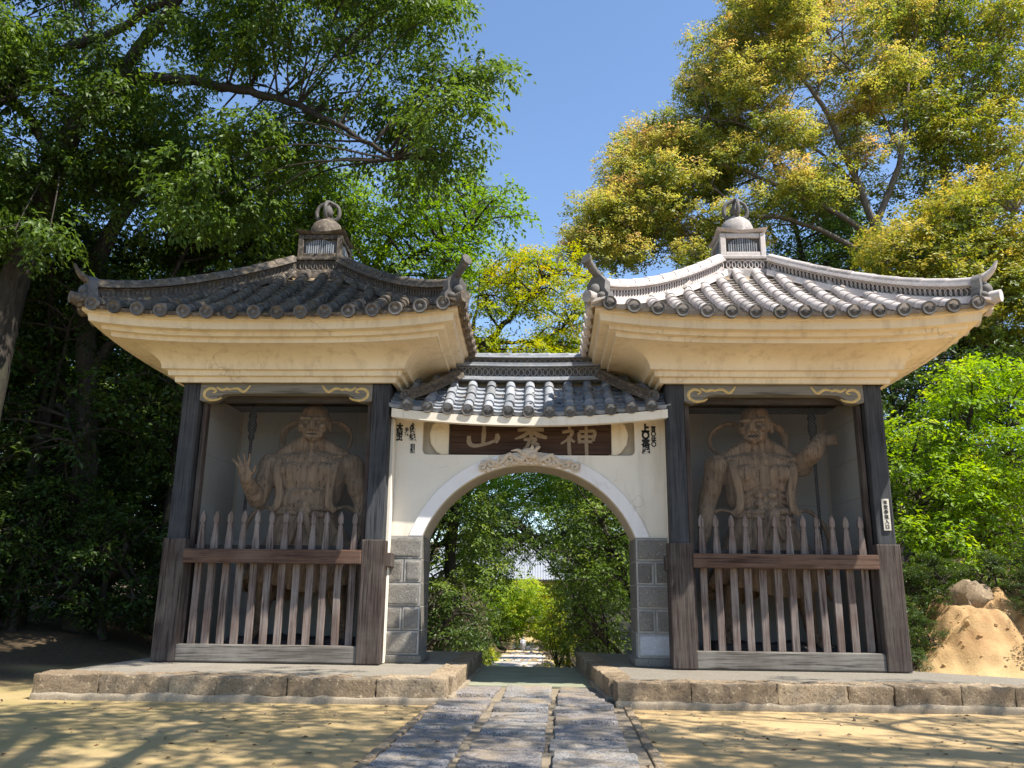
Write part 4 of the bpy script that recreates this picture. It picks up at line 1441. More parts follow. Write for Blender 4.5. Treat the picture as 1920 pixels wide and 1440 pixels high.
def leaves_mesh(name, C, D, N, L, W, tint, mat):
    n = len(C)
    D = unit(D); side = unit(np.cross(D, N)); nr = np.cross(side, D)
    mid = C+D*(L*.45)[:, None]
    up = nr*(W*.18)[:, None]
    v = np.empty((n, 4, 3), np.float32)
    v[:, 0] = C; v[:, 1] = mid+side*(W/2)[:, None]+up; v[:, 2] = C+D*L[:, None]-nr*(L*.12)[:, None]; v[:, 3] = mid-side*(W/2)[:, None]+up
    i0 = np.arange(n, dtype=np.int32)[:, None]*4
    f = np.concatenate([i0+np.array([0, 1, 2]), i0+np.array([0, 2, 3])], 1).reshape(-1)
    me = bpy.data.meshes.new(name)
    me.vertices.add(4*n); me.vertices.foreach_set('co', v.reshape(-1))
    me.loops.add(6*n); me.loops.foreach_set('vertex_index', f)
    me.polygons.add(2*n); me.polygons.foreach_set('loop_start', np.arange(0, 6*n, 3, dtype=np.int32))
    me.update(calc_edges=True)
    a_ = me.attributes.new('tint', 'FLOAT', 'FACE')
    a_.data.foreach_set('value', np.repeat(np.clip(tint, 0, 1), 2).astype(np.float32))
    me.materials.append(mat)
    return me

def foliage(blobs, dens, leaf, nl=14, droop=.35, newg=.35, flat=.55, blobvar=.3, spread=.30, base=.30, outw=.5):
    """blobs (n,6): centre and radii. sprays of nl leaves spread through each blob, thicker near its surface"""
    B = np.asarray(blobs, float)
    vol = B[:, 3]*B[:, 4]+B[:, 4]*B[:, 5]+B[:, 3]*B[:, 5]
    cnt = np.maximum(3, (dens*vol).astype(int))
    bi = np.repeat(np.arange(len(B)), cnt)
    n = len(bi)
    d = unit(rng.normal(size=(n, 3)))
    d[:, 2] = np.where(rng.random(n) < .35, np.abs(d[:, 2]), d[:, 2])
    r = rng.random(n)**.45
    P = B[bi, :3]+d*r[:, None]*B[bi, 3:]
    ax = unit(d*np.array([1, 1, .5])+rng.normal(size=(n, 3))*.35+np.array([0, 0, -droop]))
    btint = rng.normal(0, blobvar*.5, len(B))
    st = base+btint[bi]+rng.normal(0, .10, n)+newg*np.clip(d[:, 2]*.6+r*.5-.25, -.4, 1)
    li = np.repeat(np.arange(n), nl)
    m = len(li)
    s = np.tile(np.arange(nl)/nl, n)+rng.random(m)*.05
    A = ax[li]
    lat = unit(np.cross(A, np.array([0, 0, 1.0])+rng.normal(size=(m, 3))*.15))
    sgn = np.where(np.tile(np.arange(nl) % 2, n) == 0, 1.0, -1.0)
    Lsp = spread*(.7+.6*rng.random(n))[li]
    C = P[li]+A*(s*Lsp)[:, None]+lat*(sgn*.25*leaf)[:, None]+rng.normal(size=(m, 3))*leaf*.35
    C[:, 2] -= (s**2*Lsp*droop*.5)
    D = A*.55+lat*(sgn*.75)[:, None]+np.array([0, 0, -droop*.6])+rng.normal(size=(m, 3))*.3
    N = np.array([0, 0, 1.0])*flat*2+rng.normal(size=(m, 3))*.55+unit(P-B[bi, :3])[li]*outw
    L = leaf*(.7+.6*rng.random(m)); W = L*(.38+.18*rng.random(m))
    tint = st[li]+rng.normal(0, .07, m)
    return C, D, N, L, W, tint

def in_poly(x, y, poly):
    c_ = np.zeros(len(x), bool)
    n = len(poly)
    for i in range(n):
        x0, y0 = poly[i]; x1, y1 = poly[(i+1) % n]
        cond = ((y0 > y) != (y1 > y)) & (x < (x1-x0)*(y-y0)/((y1-y0) or 1e-9)+x0)
        c_ ^= cond
    return c_

def crown_blobs(poly, Y0, Y1, n, r0, r1, squash=.7, holes=()):
    """crown clumps filling an outline as it stands at the depth range Y0..Y1"""
    px = [p[0] for p in poly]; py = [p[1] for p in poly]
    out = []
    while len(out) < n:
        x = rng.uniform(min(px), max(px), 400); y = rng.uniform(min(py), max(py), 400)
        ok = in_poly(x, y, poly)
        for h_ in holes: ok &= ~in_poly(x, y, h_)
        for xx, yy in zip(x[ok], y[ok]):
            Y = rng.uniform(Y0, Y1)
            p = at(xx, yy, Y); r = rng.uniform(r0, r1)
            out.append((*p, r, r, r*squash))
            if len(out) >= n: break
    return np.array(out)

def limb(m, pts, r0, r1, n=6, seg=8, wob=.03):
    P = catmull(pts, n)
    P = [p+Vector((random.uniform(-1, 1), random.uniform(-1, 1), random.uniform(-1, 1)))*wob*(1 if 0 < i < len(P)-1 else 0) for i, p in enumerate(P)]
    N_ = len(P)
    m.tube(P, [r0+(r1-r0)*(i/(N_-1))**.8 for i in range(N_)], seg)
    return P

def twigs(m, skel, blobs, frac=1.0, r=.025, sub=3):
    """join each clump to the nearest limb with a bent branch and a few twigs"""
    sk = np.array([tuple(p) for p in skel])
    for b in blobs:
        if random.random() > frac: continue
        c_ = np.array(b[:3])
        dd = np.linalg.norm(sk-c_, axis=1)+np.maximum(0, sk[:, 2]-c_[2])*1.2
        q = sk[np.argmin(dd)]
        v = c_-q
        if np.linalg.norm(v) > 7: continue
        mid = q+v*.5+np.array([0, 0, .12*np.linalg.norm(v)])+rng.normal(size=3)*.08
        P = catmull([q, mid, c_], 4)
        m.tube(P, [r*(1.3-.9*i/(len(P)-1)) for i in range(len(P))], 5, caps=False)
        for k_ in range(sub):
            e = c_+unit(rng.normal(size=3)+v/np.linalg.norm(v)*.6)*np.array(b[3:])*.85
            m.tube([c_-v*.06, (c_+e)/2+rng.normal(size=3)*.05, e], [r*.45, r*.32, r*.12], 4, caps=False)

def tree(name, label, blobs, limbs, bark, mat, dens, leaf, cat='tree', group=None, twig=1.0, tw_r=.025, sub=3, **kw):
    base = np.array(limbs[0][0][0])
    root = empty(name, tuple(base))
    tag(root, label, cat, group)
    m = MB(); skel = []
    for pts, r0, r1 in limbs:
        skel += limb(m, [Vector(p)-Vector(base) for p in pts], r0, r1)
    b = np.array(blobs, float); b[:, :3] -= base
    if twig: twigs(m, skel[len(skel)//4:], b, twig, tw_r, sub)
    m.build('trunk', M[bark], root, smooth=True, angle=60)
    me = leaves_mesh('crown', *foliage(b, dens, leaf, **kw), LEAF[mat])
    link('crown', me, root)
    return root
def gz(x, y): return float(height(np.array([x]), np.array([y]))[0])
def A3(x, y, Y): return tuple(at(x, y, Y))

# --- large broadleaf tree overhanging the left tower
pl = [(-500, -500), (640, -500), (800, -80), (870, -10), (830, 40), (770, 50), (800, 120), (920, 125), (925, 165), (850, 200), (900, 270), (915, 300), (800, 330), (640, 320), (520, 400), (200, 430), (0, 480), (-500, 480)]
bl = np.concatenate([crown_blobs(pl, .8, 4.6, 340, .42, .78, .6),
                     np.stack([rng.uniform(-3.6, 1.3, 44), rng.uniform(-3.3, -1.1, 44), rng.uniform(10.0, 11.4, 44), *[rng.uniform(.5, .8, 44)]*2, rng.uniform(.3, .5, 44)], 1),
                     crown_blobs([(780, 110), (940, 118), (950, 140), (830, 190)], 1.2, 2.2, 8, .22, .38, .5), crown_blobs([(800, 230), (930, 285), (935, 305), (800, 310)], 1.2, 2.2, 8, .22, .38, .5)])
tree('broadleaf_tree', 'large broadleaf tree at far left arching over the left tower', bl,
     [([(-9.3, 2.6, gz(-9.3, 2.6)-.1), A3(-40, 820, 2.6), A3(18, 560, 2.6), A3(60, 430, 2.6), A3(110, 300, 2.6), A3(170, 195, 2.5), A3(250, 140, 2.4)], .30, .15),
      ([A3(235, 148, 2.4), A3(330, 150, 2.3), A3(430, 165, 2.1), A3(540, 190, 1.9), A3(650, 245, 1.7), A3(740, 300, 1.6)], .13, .03),
      ([A3(200, 170, 2.5), A3(300, 40, 2.2), A3(430, -120, 1.6), A3(640, -260, .6)], .13, .05),
      ([A3(105, 310, 2.6), A3(40, 200, 2.8), A3(-60, 90, 3)], .12, .05),
      ([A3(-120, 300, 2.9), A3(0, 178, 2.6), A3(100, 100, 2.4), A3(215, 58, 2.2), A3(360, -30, 2)], .14, .06),
      ([A3(160, 205, 2.5), A3(80, 165, 2.2), A3(0, 190, 1.9)], .08, .05),
      ([A3(640, -260, .6), A3(760, -330, -.9), (-.8, -1.9, 10.6)], .06, .03)],
     'bark', 'green', 56, .105, nl=15, droop=.6, newg=.22, base=.33, spread=.34, tw_r=.016, sub=2)

# --- second tree behind it with a dark leaning trunk
pl = [(-100, 300), (420, 280), (700, 330), (720, 420), (560, 480), (380, 560), (330, 700), (100, 720), (-100, 760)]
tree('broadleaf_tree', 'dark leaning tree behind the left end of the left tower roof', crown_blobs(pl, 5.5, 8.5, 150, .5, .95, .65),
     [([A3(148, 1225, 5), A3(152, 1000, 5), A3(162, 800, 5), A3(168, 560, 5), A3(205, 440, 5.2), A3(270, 350, 5.5), A3(350, 260, 6)], .30, .10),
      ([A3(165, 700, 5), A3(215, 640, 5.2), A3(300, 560, 5.6), A3(370, 420, 6)], .13, .04),
      ([A3(160, 780, 5), A3(90, 690, 5.4), A3(10, 600, 6)], .13, .05),
      ([A3(168, 560, 5), A3(120, 440, 5.6), A3(60, 340, 6)], .12, .05)],
     'bark', 'green', 26, .115, nl=14, droop=.4, newg=.25, base=.36, spread=.34)
# --- lit tree behind the gap side of the left tower
pl = [(600, 330), (800, 320), (900, 330), (960, 400), (955, 430), (890, 455), (900, 500), (885, 560), (780, 520), (650, 480), (560, 440)]
tree('broadleaf_tree', 'fresh green tree rising behind the left tower roof towards the gap', crown_blobs(pl, 5.5, 8.5, 85, .38, .7, .6),
     [([(-3.4, 7.2, gz(-3.4, 7.2)-.1), (-3.3, 7.2, 3.5), A3(700, 560, 7), A3(720, 470, 7), A3(780, 400, 7)], .22, .06),
      ([A3(700, 540, 7), A3(790, 470, 6.6), A3(880, 430, 6.4)], .08, .03), ([A3(705, 520, 7), A3(640, 430, 6.8), A3(600, 370, 6.6)], .08, .03)],
     'bark', 'maple', 24, .10, nl=14, droop=.4, newg=.3, base=.22, spread=.32)

# --- yellow-green maple in the gap above the passage
pl = [(885, 480), (950, 470), (1010, 480), (1075, 465), (1120, 540), (1110, 590), (1000, 585), (900, 590), (875, 540)]
pl2 = [(880, 620), (960, 640), (1020, 625), (1110, 600), (1110, 720), (870, 720)]
pl3 = [(600, 720), (1300, 720), (1300, 850), (600, 850)]
tree('maple_tree', 'yellow-green maple filling the gap between the two tower roofs',
     np.concatenate([crown_blobs(pl, 8, 11, 52, .35, .65, .5), crown_blobs(pl2, 7.5, 11, 50, .4, .7, .5), crown_blobs(pl3, 7, 11, 26, .6, 1.0, .5)]),
     [([(-2.0, 9.0, gz(-2, 9)-.1), (-1.9, 9, 2), A3(870, 690, 9), A3(915, 640, 9), A3(960, 592, 9), A3(1000, 550, 9), A3(1040, 510, 9)], .16, .03),
      ([A3(870, 690, 9), A3(890, 600, 9.3), A3(900, 530, 9.6)], .07, .02), ([A3(915, 640, 9), A3(1000, 640, 9.3), A3(1070, 610, 9.6)], .05, .02)],
     'bark', 'yellow', 42, .085, nl=14, droop=.25, newg=.4, base=.35, flat=.8, spread=.28)

# --- camphor trees on the right hill
strip = [(1080, 490), (1068, 440), (1095, 380), (1150, 350), (1160, 290), (1215, 210), (1295, 200), (1285, 110), (1340, 30), (1400, -60), (1560, -70), (1490, 50), (1425, 130), (1400, 220), (1400, 310), (1300, 380), (1240, 440), (1200, 490), (1140, 510)]
inner = [[(1490, 0), (1630, -10), (1610, 50), (1510, 100), (1470, 60)], [(1560, 125), (1690, 95), (1750, 125), (1640, 185)], [(1420, 190), (1560, 195), (1530, 280), (1430, 300)],
         [(1280, 400), (1420, 370), (1400, 470), (1300, 490)], [(1460, 300), (1560, 310), (1600, 380), (1470, 360)], [(1400, 60), (1520, 20), (1560, 130), (1440, 170)], [(1560, 190), (1680, 190), (1700, 300), (1580, 320)], [(1300, 220), (1420, 210), (1420, 320), (1300, 340)], [(1600, 0), (1720, -20), (1700, 100), (1600, 90)]]
full = [(1100, 480), (1090, 400), (1180, 290), (1290, 210), (1300, 110), (1400, -40), (1720, -60), (1760, 100), (1700, 330), (1560, 400), (1400, 480), (1200, 500)]
bl = np.concatenate([crown_blobs(strip, 13.5, 18, 250, .32, .92, .72), crown_blobs(full, 15.5, 19, 95, .35, .9, .6)]+[crown_blobs(q, 13.5, 17, 15, .45, .85, .55) for q in inner])
tree('camphor_tree', 'tall spreading camphor tree with golden new leaves right of the sky gap', bl,
     [([(9.6, 16, gz(9.6, 16)-.2), A3(1662, 640, 16), A3(1645, 430, 16)], .38, .24),
      ([A3(1645, 440, 16), A3(1590, 300, 15.6), A3(1530, 180, 15.4), A3(1450, 90, 15.2), A3(1400, 20, 15)], .14, .035),
      ([A3(1648, 450, 16), A3(1560, 395, 15.4), A3(1470, 355, 15), A3(1370, 310, 15), A3(1260, 290, 15.2)], .12, .03),
      ([A3(1610, 350, 15.8), A3(1500, 255, 15.5), A3(1400, 200, 15.4), A3(1300, 150, 15.4)], .06, .025),
      ([A3(1650, 490, 16), A3(1520, 425, 15.4), A3(1400, 405, 15), A3(1250, 425, 15), A3(1110, 420, 15.4)], .11, .025),
      ([A3(1640, 430, 16), A3(1690, 290, 16), A3(1705, 140, 16), A3(1730, -20, 16)], .13, .04),
      ([A3(1605, 340, 15.8), A3(1605, 200, 15.8), A3(1580, 60, 15.8), A3(1590, -70, 15.8)], .06, .025),
      ([A3(1530, 180, 15.4), A3(1560, 90, 15), A3(1540, 20, 15)], .06, .025), ([A3(1470, 355, 15), A3(1420, 250, 15), A3(1330, 220, 15)], .06, .025),
      ([A3(1690, 290, 16), A3(1620, 160, 15.6), A3(1500, 40, 15.4)], .06, .025), ([A3(1400, 405, 15), A3(1330, 350, 14.6), A3(1230, 350, 14.6)], .06, .025)],
     'bark2', 'camphor', 50, .105, nl=13, droop=.05, newg=.6, base=.34, blobvar=.4, spread=.27, tw_r=.022, sub=4, outw=1.5)
pl = [(1640, -60), (1980, -60), (1980, 300), (1900, 330), (1820, 400), (1700, 380), (1720, 250), (1660, 120)]
tree('camphor_tree', 'darker camphor tree at the upper right corner of the picture', crown_blobs(pl, 15, 19, 120, .6, 1.2, .6),
     [([(13.0, 17.5, gz(13, 17.5)-.2), A3(1776, 560, 17.5), A3(1774, 400, 17.5), A3(1764, 270, 17.3), A3(1735, 215, 17), A3(1690, 170, 16.5)], .2, .08),
      ([A3(1774, 420, 17.5), A3(1850, 310, 17.5), A3(1870, 120, 17), A3(1880, -40, 17)], .2, .07), ([A3(1850, 310, 17.5), A3(1790, 180, 17.2), A3(1770, 0, 17)], .12, .05)],
     'bark2', 'olive', 22, .13, nl=13, droop=.15, newg=.45, base=.40, blobvar=.35, spread=.28, tw_r=.03, outw=1.2)
pl = [(1440, 330), (1640, 400), (1660, 520), (1560, 560), (1440, 520), (1420, 440)]
tree('evergreen_tree', 'dark green tree seen between the camphor limbs behind the right roof', crown_blobs(pl, 18, 22, 50, .7, 1.2, .6),
     [([(7.5, 20, gz(7.5, 20)-.2), A3(1520, 600, 20), A3(1500, 470, 20), A3(1480, 380, 20)], .22, .06)], 'bark', 'green', 9, .15, nl=12, base=.3, newg=.3, spread=.4)
pl = [(1640, 450), (1730, 390), (1840, 350), (1960, 260), (1960, 700), (1860, 680), (1730, 640), (1640, 540)]
tree('evergreen_tree', 'dense yellow-green evergreen on the slope behind the right tower roof end', crown_blobs(pl, 8.5, 12, 120, .5, .95, .7),
     [([(10.6, 10.5, gz(10.6, 10.5)-.1), A3(1800, 700, 10.5), A3(1790, 560, 10.5), A3(1770, 460, 10.5)], .2, .06), ([A3(1795, 620, 10.5), A3(1860, 500, 10.3), A3(1900, 400, 10)], .1, .04)],
     'bark2', 'olive', 40, .10, nl=14, droop=.05, newg=.55, base=.46, spread=.2, outw=1.5)
pl = [(1650, 620), (1760, 620), (1990, 660), (1990, 860), (1700, 900), (1640, 780)]
tree('evergreen_tree', 'shadowy dark evergreen between the yellow evergreen and the maple bush', crown_blobs(pl, 7.5, 11, 75, .55, .95, .7),
     [([(9.3, 9, gz(9.3, 9)-.1), (9.3, 9, 3.2), A3(1800, 760, 9), A3(1820, 660, 9)], .16, .05)], 'bark', 'dark', 15, .11, nl=14, base=.4, newg=.25, spread=.32)
pl = [(1672, 770), (1720, 715), (1810, 695), (1860, 680), (1960, 700), (1990, 900), (1990, 1070), (1850, 1065), (1770, 1110), (1715, 1170), (1700, 1000)]
tree('maple_bush', 'bright green maple bush beside the right tower above the earth bank', crown_blobs(pl, 3.2, 5.6, 165, .28, .52, .55),
     [([(6.9, 4.7, gz(6.9, 4.7)-.1), (6.8, 4.6, 1.9), A3(1790, 900, 4.4), A3(1820, 760, 4.3)], .07, .03), ([(7.1, 4.7, gz(7.1, 4.7)-.1), A3(1850, 980, 4.4), A3(1890, 800, 4.4)], .06, .02), ([(6.6, 4.6, gz(6.6, 4.6)-.1), A3(1720, 1000, 4.2), A3(1710, 850, 4)], .06, .02)],
     'bark', 'maple', 42, .085, cat='bush', nl=14, droop=.3, newg=.34, base=.44, flat=.8, spread=.26, tw_r=.014)

# --- trees seen through the arch
def arch_tree(label, pl, Y0, Y1, n, r0, r1, mat, dens, leaf, base_xy, name='path_tree', **kw):
    b = crown_blobs(pl, Y0, Y1, n, r0, r1, .7)
    bx, by = base_xy
    c_ = b[:, :3].mean(0)
    z0 = gz(bx, by)
    lim = [([(bx, by, z0-.1), (bx*.9+c_[0]*.1, by*.9+c_[1]*.1, z0*.5+c_[2]*.5), tuple(c_)], .13, .04)]
    for q in range(3):
        e = b[random.randrange(len(b)), :3]
        lim.append(([(bx+random.uniform(-.7, .7), by+random.uniform(-.8, .8), gz(bx, by)-.1), tuple((np.array([bx, by, z0])+e)/2+rng.normal(size=3)*.2), tuple(e)], .07, .02))
    return tree(name, label, b, lim, 'bark', mat, dens, leaf, twig=.5, **kw)
arch_tree('shady green tree left of the path just inside the arch', [(760, 860), (880, 850), (925, 950), (925, 1040), (905, 1110), (860, 1120), (760, 1120)], 7.5, 11, 75, .42, .75, 'green', 17, .085, (-3.7, 9.5), base=.55)
arch_tree('dark undergrowth bush left of the path below the shady tree', [(760, 1090), (900, 1080), (915, 1180), (900, 1262), (760, 1262)], 7, 12, 70, .36, .62, 'dark', 20, .08, (-3.2, 8.5), name='path_bush', cat='bush', base=.5)
arch_tree('dark leafy tree right of the path just inside the arch', [(1075, 870), (1215, 870), (1215, 1130), (1120, 1120), (1065, 1090), (1045, 1000)], 7.5, 11.5, 80, .42, .75, 'green', 17, .085, (3.9, 9.5), base=.46)
arch_tree('low dark bushes right of the path under the leafy tree', [(1070, 1100), (1160, 1110), (1160, 1262), (1085, 1262), (1060, 1180)], 8.5, 13, 60, .34, .58, 'green', 18, .08, (2.6, 10.5), name='path_bush', cat='bush', base=.4)
arch_tree('tree bending over the path in the shade of the arch view', [(900, 930), (960, 960), (1080, 950), (1090, 1040), (1030, 1045), (1000, 1030), (950, 1040), (905, 1050)], 15, 19, 60, .5, .85, 'green', 12, .10, (4.2, 17), base=.34)
arch_tree('sunlit maple crown under the top of the arch', [(920, 870), (1000, 860), (1080, 870), (1085, 950), (1000, 965), (930, 950)], 20, 26, 55, .6, 1.1, 'maple', 12, .11, (-4.5, 22), name='maple_tree', base=.5)
arch_tree('tall green tree filling the left background of the arch', [(840, 870), (930, 880), (940, 1000), (920, 1100), (850, 1100)], 18, 26, 55, .7, 1.2, 'maple', 9, .12, (-6.5, 21), base=.3)
arch_tree('tall green tree filling the right background of the arch', [(1040, 900), (1180, 880), (1200, 1120), (1080, 1130), (1040, 1060)], 19, 27, 60, .8, 1.3, 'maple', 9, .12, (6.5, 22), base=.25)
arch_tree('bright yellow-green maple at the far end of the path', [(905, 1092), (1030, 1090), (1050, 1150), (1040, 1204), (930, 1204), (885, 1160)], 84, 94, 120, 1.1, 1.8, 'maple', 5, .24, (-5.0, 89), name='maple_tree', base=.72)
arch_tree('golden clipped shrub row right of the path beyond the arch', [(1028, 1100), (1050, 1080), (1062, 1160), (1062, 1262), (1040, 1262), (1028, 1190)], 25, 31, 60, .35, .55, 'yellow', 12, .11, (1.4, 28), name='clipped_shrub', cat='shrub', base=.45)
arch_tree('green shrub left of the far path beside the golden hedge', [(840, 1170), (915, 1170), (915, 1205), (880, 1262), (840, 1262)], 34, 40, 40, .5, .8, 'green', 9, .13, (-4.6, 38), name='path_bush', cat='bush', base=.4)
# golden hedge block
hx, hy = -2.95, 41.0
hroot = empty('clipped_hedge', (hx, hy, gz(hx, hy)))
tag(hroot, 'bright golden clipped hedge left of the far path', 'hedge')
hb = np.array([(rng.uniform(-.55, .55), rng.uniform(-1.3, 1.3), rng.uniform(.3, 1.75), .3, .3, .3) for _ in range(90)])
link('foliage', leaves_mesh('foliage', *foliage(hb, 40, .09, nl=10, droop=0, base=.5, newg=.3, spread=.2), LEAF['hedge']), hroot)
MB().tube([(0, 0, 0), (0, 0, 1.2)], .05, 6).build('stem', M['bark'], hroot)

# --- forest on the left and behind: a few kinds, copied
def proto(name, h, cr, nb, mat, bark, dens, leaf, low=.35, **kw):
    b = []
    for i in range(nb):
        q = random.uniform(low, 1)
        rr = cr*math.sin(math.pi*min(.98, (q-low)/(1-low)*.8+.18))*random.random()**.5
        a_ = random.uniform(0, 2*math.pi)
        r = random.uniform(.5, .95)*cr/3
        b.append((rr*math.cos(a_), rr*math.sin(a_), q*h, r, r, r*.7))
    lim = [([(0, 0, -.3), (random.uniform(-.15, .15), random.uniform(-.15, .15), h*.3), (random.uniform(-.4, .4), random.uniform(-.4, .4), h*.62), (random.uniform(-.5, .5), 0, h*.92)], .045*h**.75, .03)]
    for i in range(5):
        e = b[random.randrange(nb)]
        z = h*random.uniform(.3, .6)
        lim.append(([(0, 0, z), (e[0]*.5, e[1]*.5, (z+e[2])/2+.3), e[:3]], .07, .025))
    return tree(name, '', b, lim, bark, mat, dens, leaf, **kw)
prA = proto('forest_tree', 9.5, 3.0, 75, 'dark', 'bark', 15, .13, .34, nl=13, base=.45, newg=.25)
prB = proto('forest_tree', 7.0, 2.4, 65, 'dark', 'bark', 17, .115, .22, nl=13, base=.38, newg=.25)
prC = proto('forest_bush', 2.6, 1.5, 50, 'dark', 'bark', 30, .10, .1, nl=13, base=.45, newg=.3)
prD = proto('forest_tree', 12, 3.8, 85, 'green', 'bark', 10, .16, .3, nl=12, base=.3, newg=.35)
spots = []
placed = {}
def place(pr, x, y, s, rz, label, cat, group):
    if pr.name not in placed:
        o = pr; placed[pr.name] = 1
    else:
        o = copy_tree(pr)
    o.location = (x, y, gz(x, y)); o.rotation_euler = (0, 0, rz); o.scale = (s, s, s*random.uniform(.92, 1.08))
    tag(o, label, cat, group)
WL = ['nearest behind the left tower wall', 'just behind the large arching tree', 'at the picture edge beside the arching tree', 'second row, directly behind the left tower', 'second row, behind the leaning trunk', 'second row, left of the leaning trunk', 'second row, at the left picture edge', 'back row, tallest at the left', 'back row, behind the left tower roof', 'back row, beyond the left picture edge', 'front row, beyond the left picture edge', 'beside the forecourt beyond the left picture edge']
ORD = ['first', 'second', 'third', 'fourth', 'fifth', 'sixth', 'seventh', 'eighth', 'ninth', 'tenth', 'eleventh', 'twelfth', 'thirteenth', 'fourteenth', 'fifteenth', 'sixteenth']
Lf = 'trees of the dark wood left of the gate'
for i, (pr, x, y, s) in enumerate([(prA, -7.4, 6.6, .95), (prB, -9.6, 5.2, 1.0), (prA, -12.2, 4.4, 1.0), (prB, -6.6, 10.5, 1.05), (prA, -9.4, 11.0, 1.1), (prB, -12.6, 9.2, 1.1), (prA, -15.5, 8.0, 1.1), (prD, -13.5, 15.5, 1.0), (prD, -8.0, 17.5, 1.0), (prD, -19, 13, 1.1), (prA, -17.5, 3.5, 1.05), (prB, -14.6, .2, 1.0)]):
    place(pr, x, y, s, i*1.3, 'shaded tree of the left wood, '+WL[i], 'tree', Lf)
for i, (x, y, s) in enumerate([(-6.5, 5.0, .8), (-7.6, 4.6, .9), (-8.9, 4.0, .85), (-10.3, 4.0, 1.0), (-5.9, 7.2, .95), (-7.3, 8.2, 1.1), (-9.4, 7.8, 1.1), (-11.6, 6.8, 1.2), (-6.2, 11.5, 1.3), (-9.0, 13.5, 1.4), (-12.6, 12, 1.4), (-10.8, 1.6, .8)]):
    place(prC, x, y, s, i*2.1, 'low dark bush in the left wood, '+['first at the tower', 'second from the tower', 'third from the tower', 'beside the arching trunk', 'second row behind the tower wall', 'second row behind the leaning trunk', 'second row left of the leaning trunk', 'second row at the picture edge', 'third row behind the tower', 'third row in the middle', 'third row at the left', 'in front of the arching trunk'][i], 'bush', 'bushes of the dark wood left of the gate')
for i, (pr, x, y, s) in enumerate([(prD, -14, 30, 1.1), (prD, -22, 26, 1.2), (prA, -9.5, 27, 1.1), (prD, 15, 30, 1.1), (prD, 24, 24, 1.1), (prA, 9.5, 30, 1.2), (prD, -12, 48, 1.2), (prD, 9, 46, 1.1), (prA, -8.5, 38, 1.1), (prA, 7, 38, 1.1), (prD, 12, 66, 1.2), (prD, -13, 66, 1.2), (prD, -20, 88, 1.3), (prD, 14, 90, 1.3), (prA, -30, 40, 1.2), (prA, 30, 44, 1.2)]):
    place(pr, x, y, s, i*1.7+.4, 'distant tree of the wooded valley beyond the gate', 'tree', 'distant trees beyond the gate')
for i, (x, y, s) in enumerate([(-8, 19, 2.6), (-11.5, 17, 2.4), (-15, 18, 2.8), (-19.5, 17, 2.8), (-14, 12.5, 2.0), (-18, 8, 2.0), (-10.5, 14, 1.9), (-22, 11, 2.4), (-15, 5.5, 1.5), (-12.4, 3.2, 1.2)]):
    place(prC, x, y, s, i*1.9+.5, ORD[i]+' dark thicket closing the back of the left wood', 'bush', 'thickets of the dark wood left of the gate')
for i, (pr, x, y, s) in enumerate([(prB, 5.6, 8.0, .9), (prB, 7.6, 7.4, .85)]):
    place(pr, x, y, s, i*1.7+.9, ['shaded green tree behind the right tower, nearer the arch', 'shaded green tree behind the right tower, nearer the bank'][i], 'tree', 'trees behind the right tower')

# --- trees standing beside the camera, outside the picture, whose shade dapples the forecourt
def shade_tree(label, base, cen, rad, n, dens):
    b = np.stack([rng.normal(cen[0], rad[0]*.5, n), rng.normal(cen[1], rad[1]*.5, n), rng.uniform(cen[2]-rad[2], cen[2]+rad[2], n), *[rng.uniform(.45, .8, n)]*2, rng.uniform(.25, .45, n)], 1)
    b = b[b[:, 1] < -3.4]
    z0 = gz(*base)
    lim = [([(*base, z0-.2), (base[0]*.95+cen[0]*.05, base[1], cen[2]*.5), (base[0]*.6+cen[0]*.4, base[1]*.6+cen[1]*.4, cen[2]*.85), tuple(cen)], .28, .08)]
    for q in range(4):
        e = b[random.randrange(len(b)), :3]
        lim.append(([(base[0]*.7+cen[0]*.3, base[1]*.7+cen[1]*.3, cen[2]*.8), tuple((np.array(cen)+e)/2), tuple(e)], .1, .04))
    tree('broadleaf_tree', label, b, lim, 'bark', 'green', dens, .11, nl=13, droop=.3, base=.4, spread=.34)
shade_tree('leafy tree right of the viewer whose shade dapples the sandy forecourt', (11.0, -7.5), (7.6, -6.5, 8.8), (4.0, 2.4, 1.1), 46, 16)
shade_tree('tree above the viewer shading the stone path with broken light', (2.8, -14.0), (1.4, -6.6, 9.2), (4.2, 2.6, .9), 74, 19)

# ------------------------------------------------------------------ far temple hall at the end of the path
hall = empty('temple_hall', (-4.0, 122.0, gz(-4, 122)))
tag(hall, 'far temple hall with pale grey tiled roof seen through the arch', 'temple hall')
HZ = 3.4-gz(-4, 122)
MB().bb(-11, 11, -4, 5, 0, HZ).build('wall', M['wall'], hall)
for i in range(8):
    MB().bb(-.15, .15, -4.15, -3.9, 0, HZ).build('column', M['darkwood'], hall, loc=(-10.5+3*i, 0, 0))
m = MB()
def hz(t_): return HZ-.2+6.2*(.7*t_+.3*t_*t_)
vs = []; fs = []
for sy_ in (-1, 1):
    b0 = len(vs)
    for i in range(9):
        t_ = i/8
        for j in (-1, 1): vs.append((j*(14-3.0*t_), .5+sy_*(7.5*(1-t_)), hz(t_)))
    for i in range(8): fs.append((b0+2*i, b0+2*i+1, b0+2*i+3, b0+2*i+2))
m.add(vs, fs)
hr = m.build('roof', M['tileC'], hall)
hr.modifiers.new('s', 'SOLIDIFY').thickness = .25
for i in range(70):
    x = -13.6+27.2*i/69
    tmax = 1.0 if abs(x) < 11 else (14-abs(x))/3
    pts = [(x, .5-7.5*(1-tmax*q/6), hz(tmax*q/6)+.02) for q in range(7)]
    MB().tube(pts, .09, 6, caps=True).build('tile_rib', M['tileC'], hr, smooth=True)
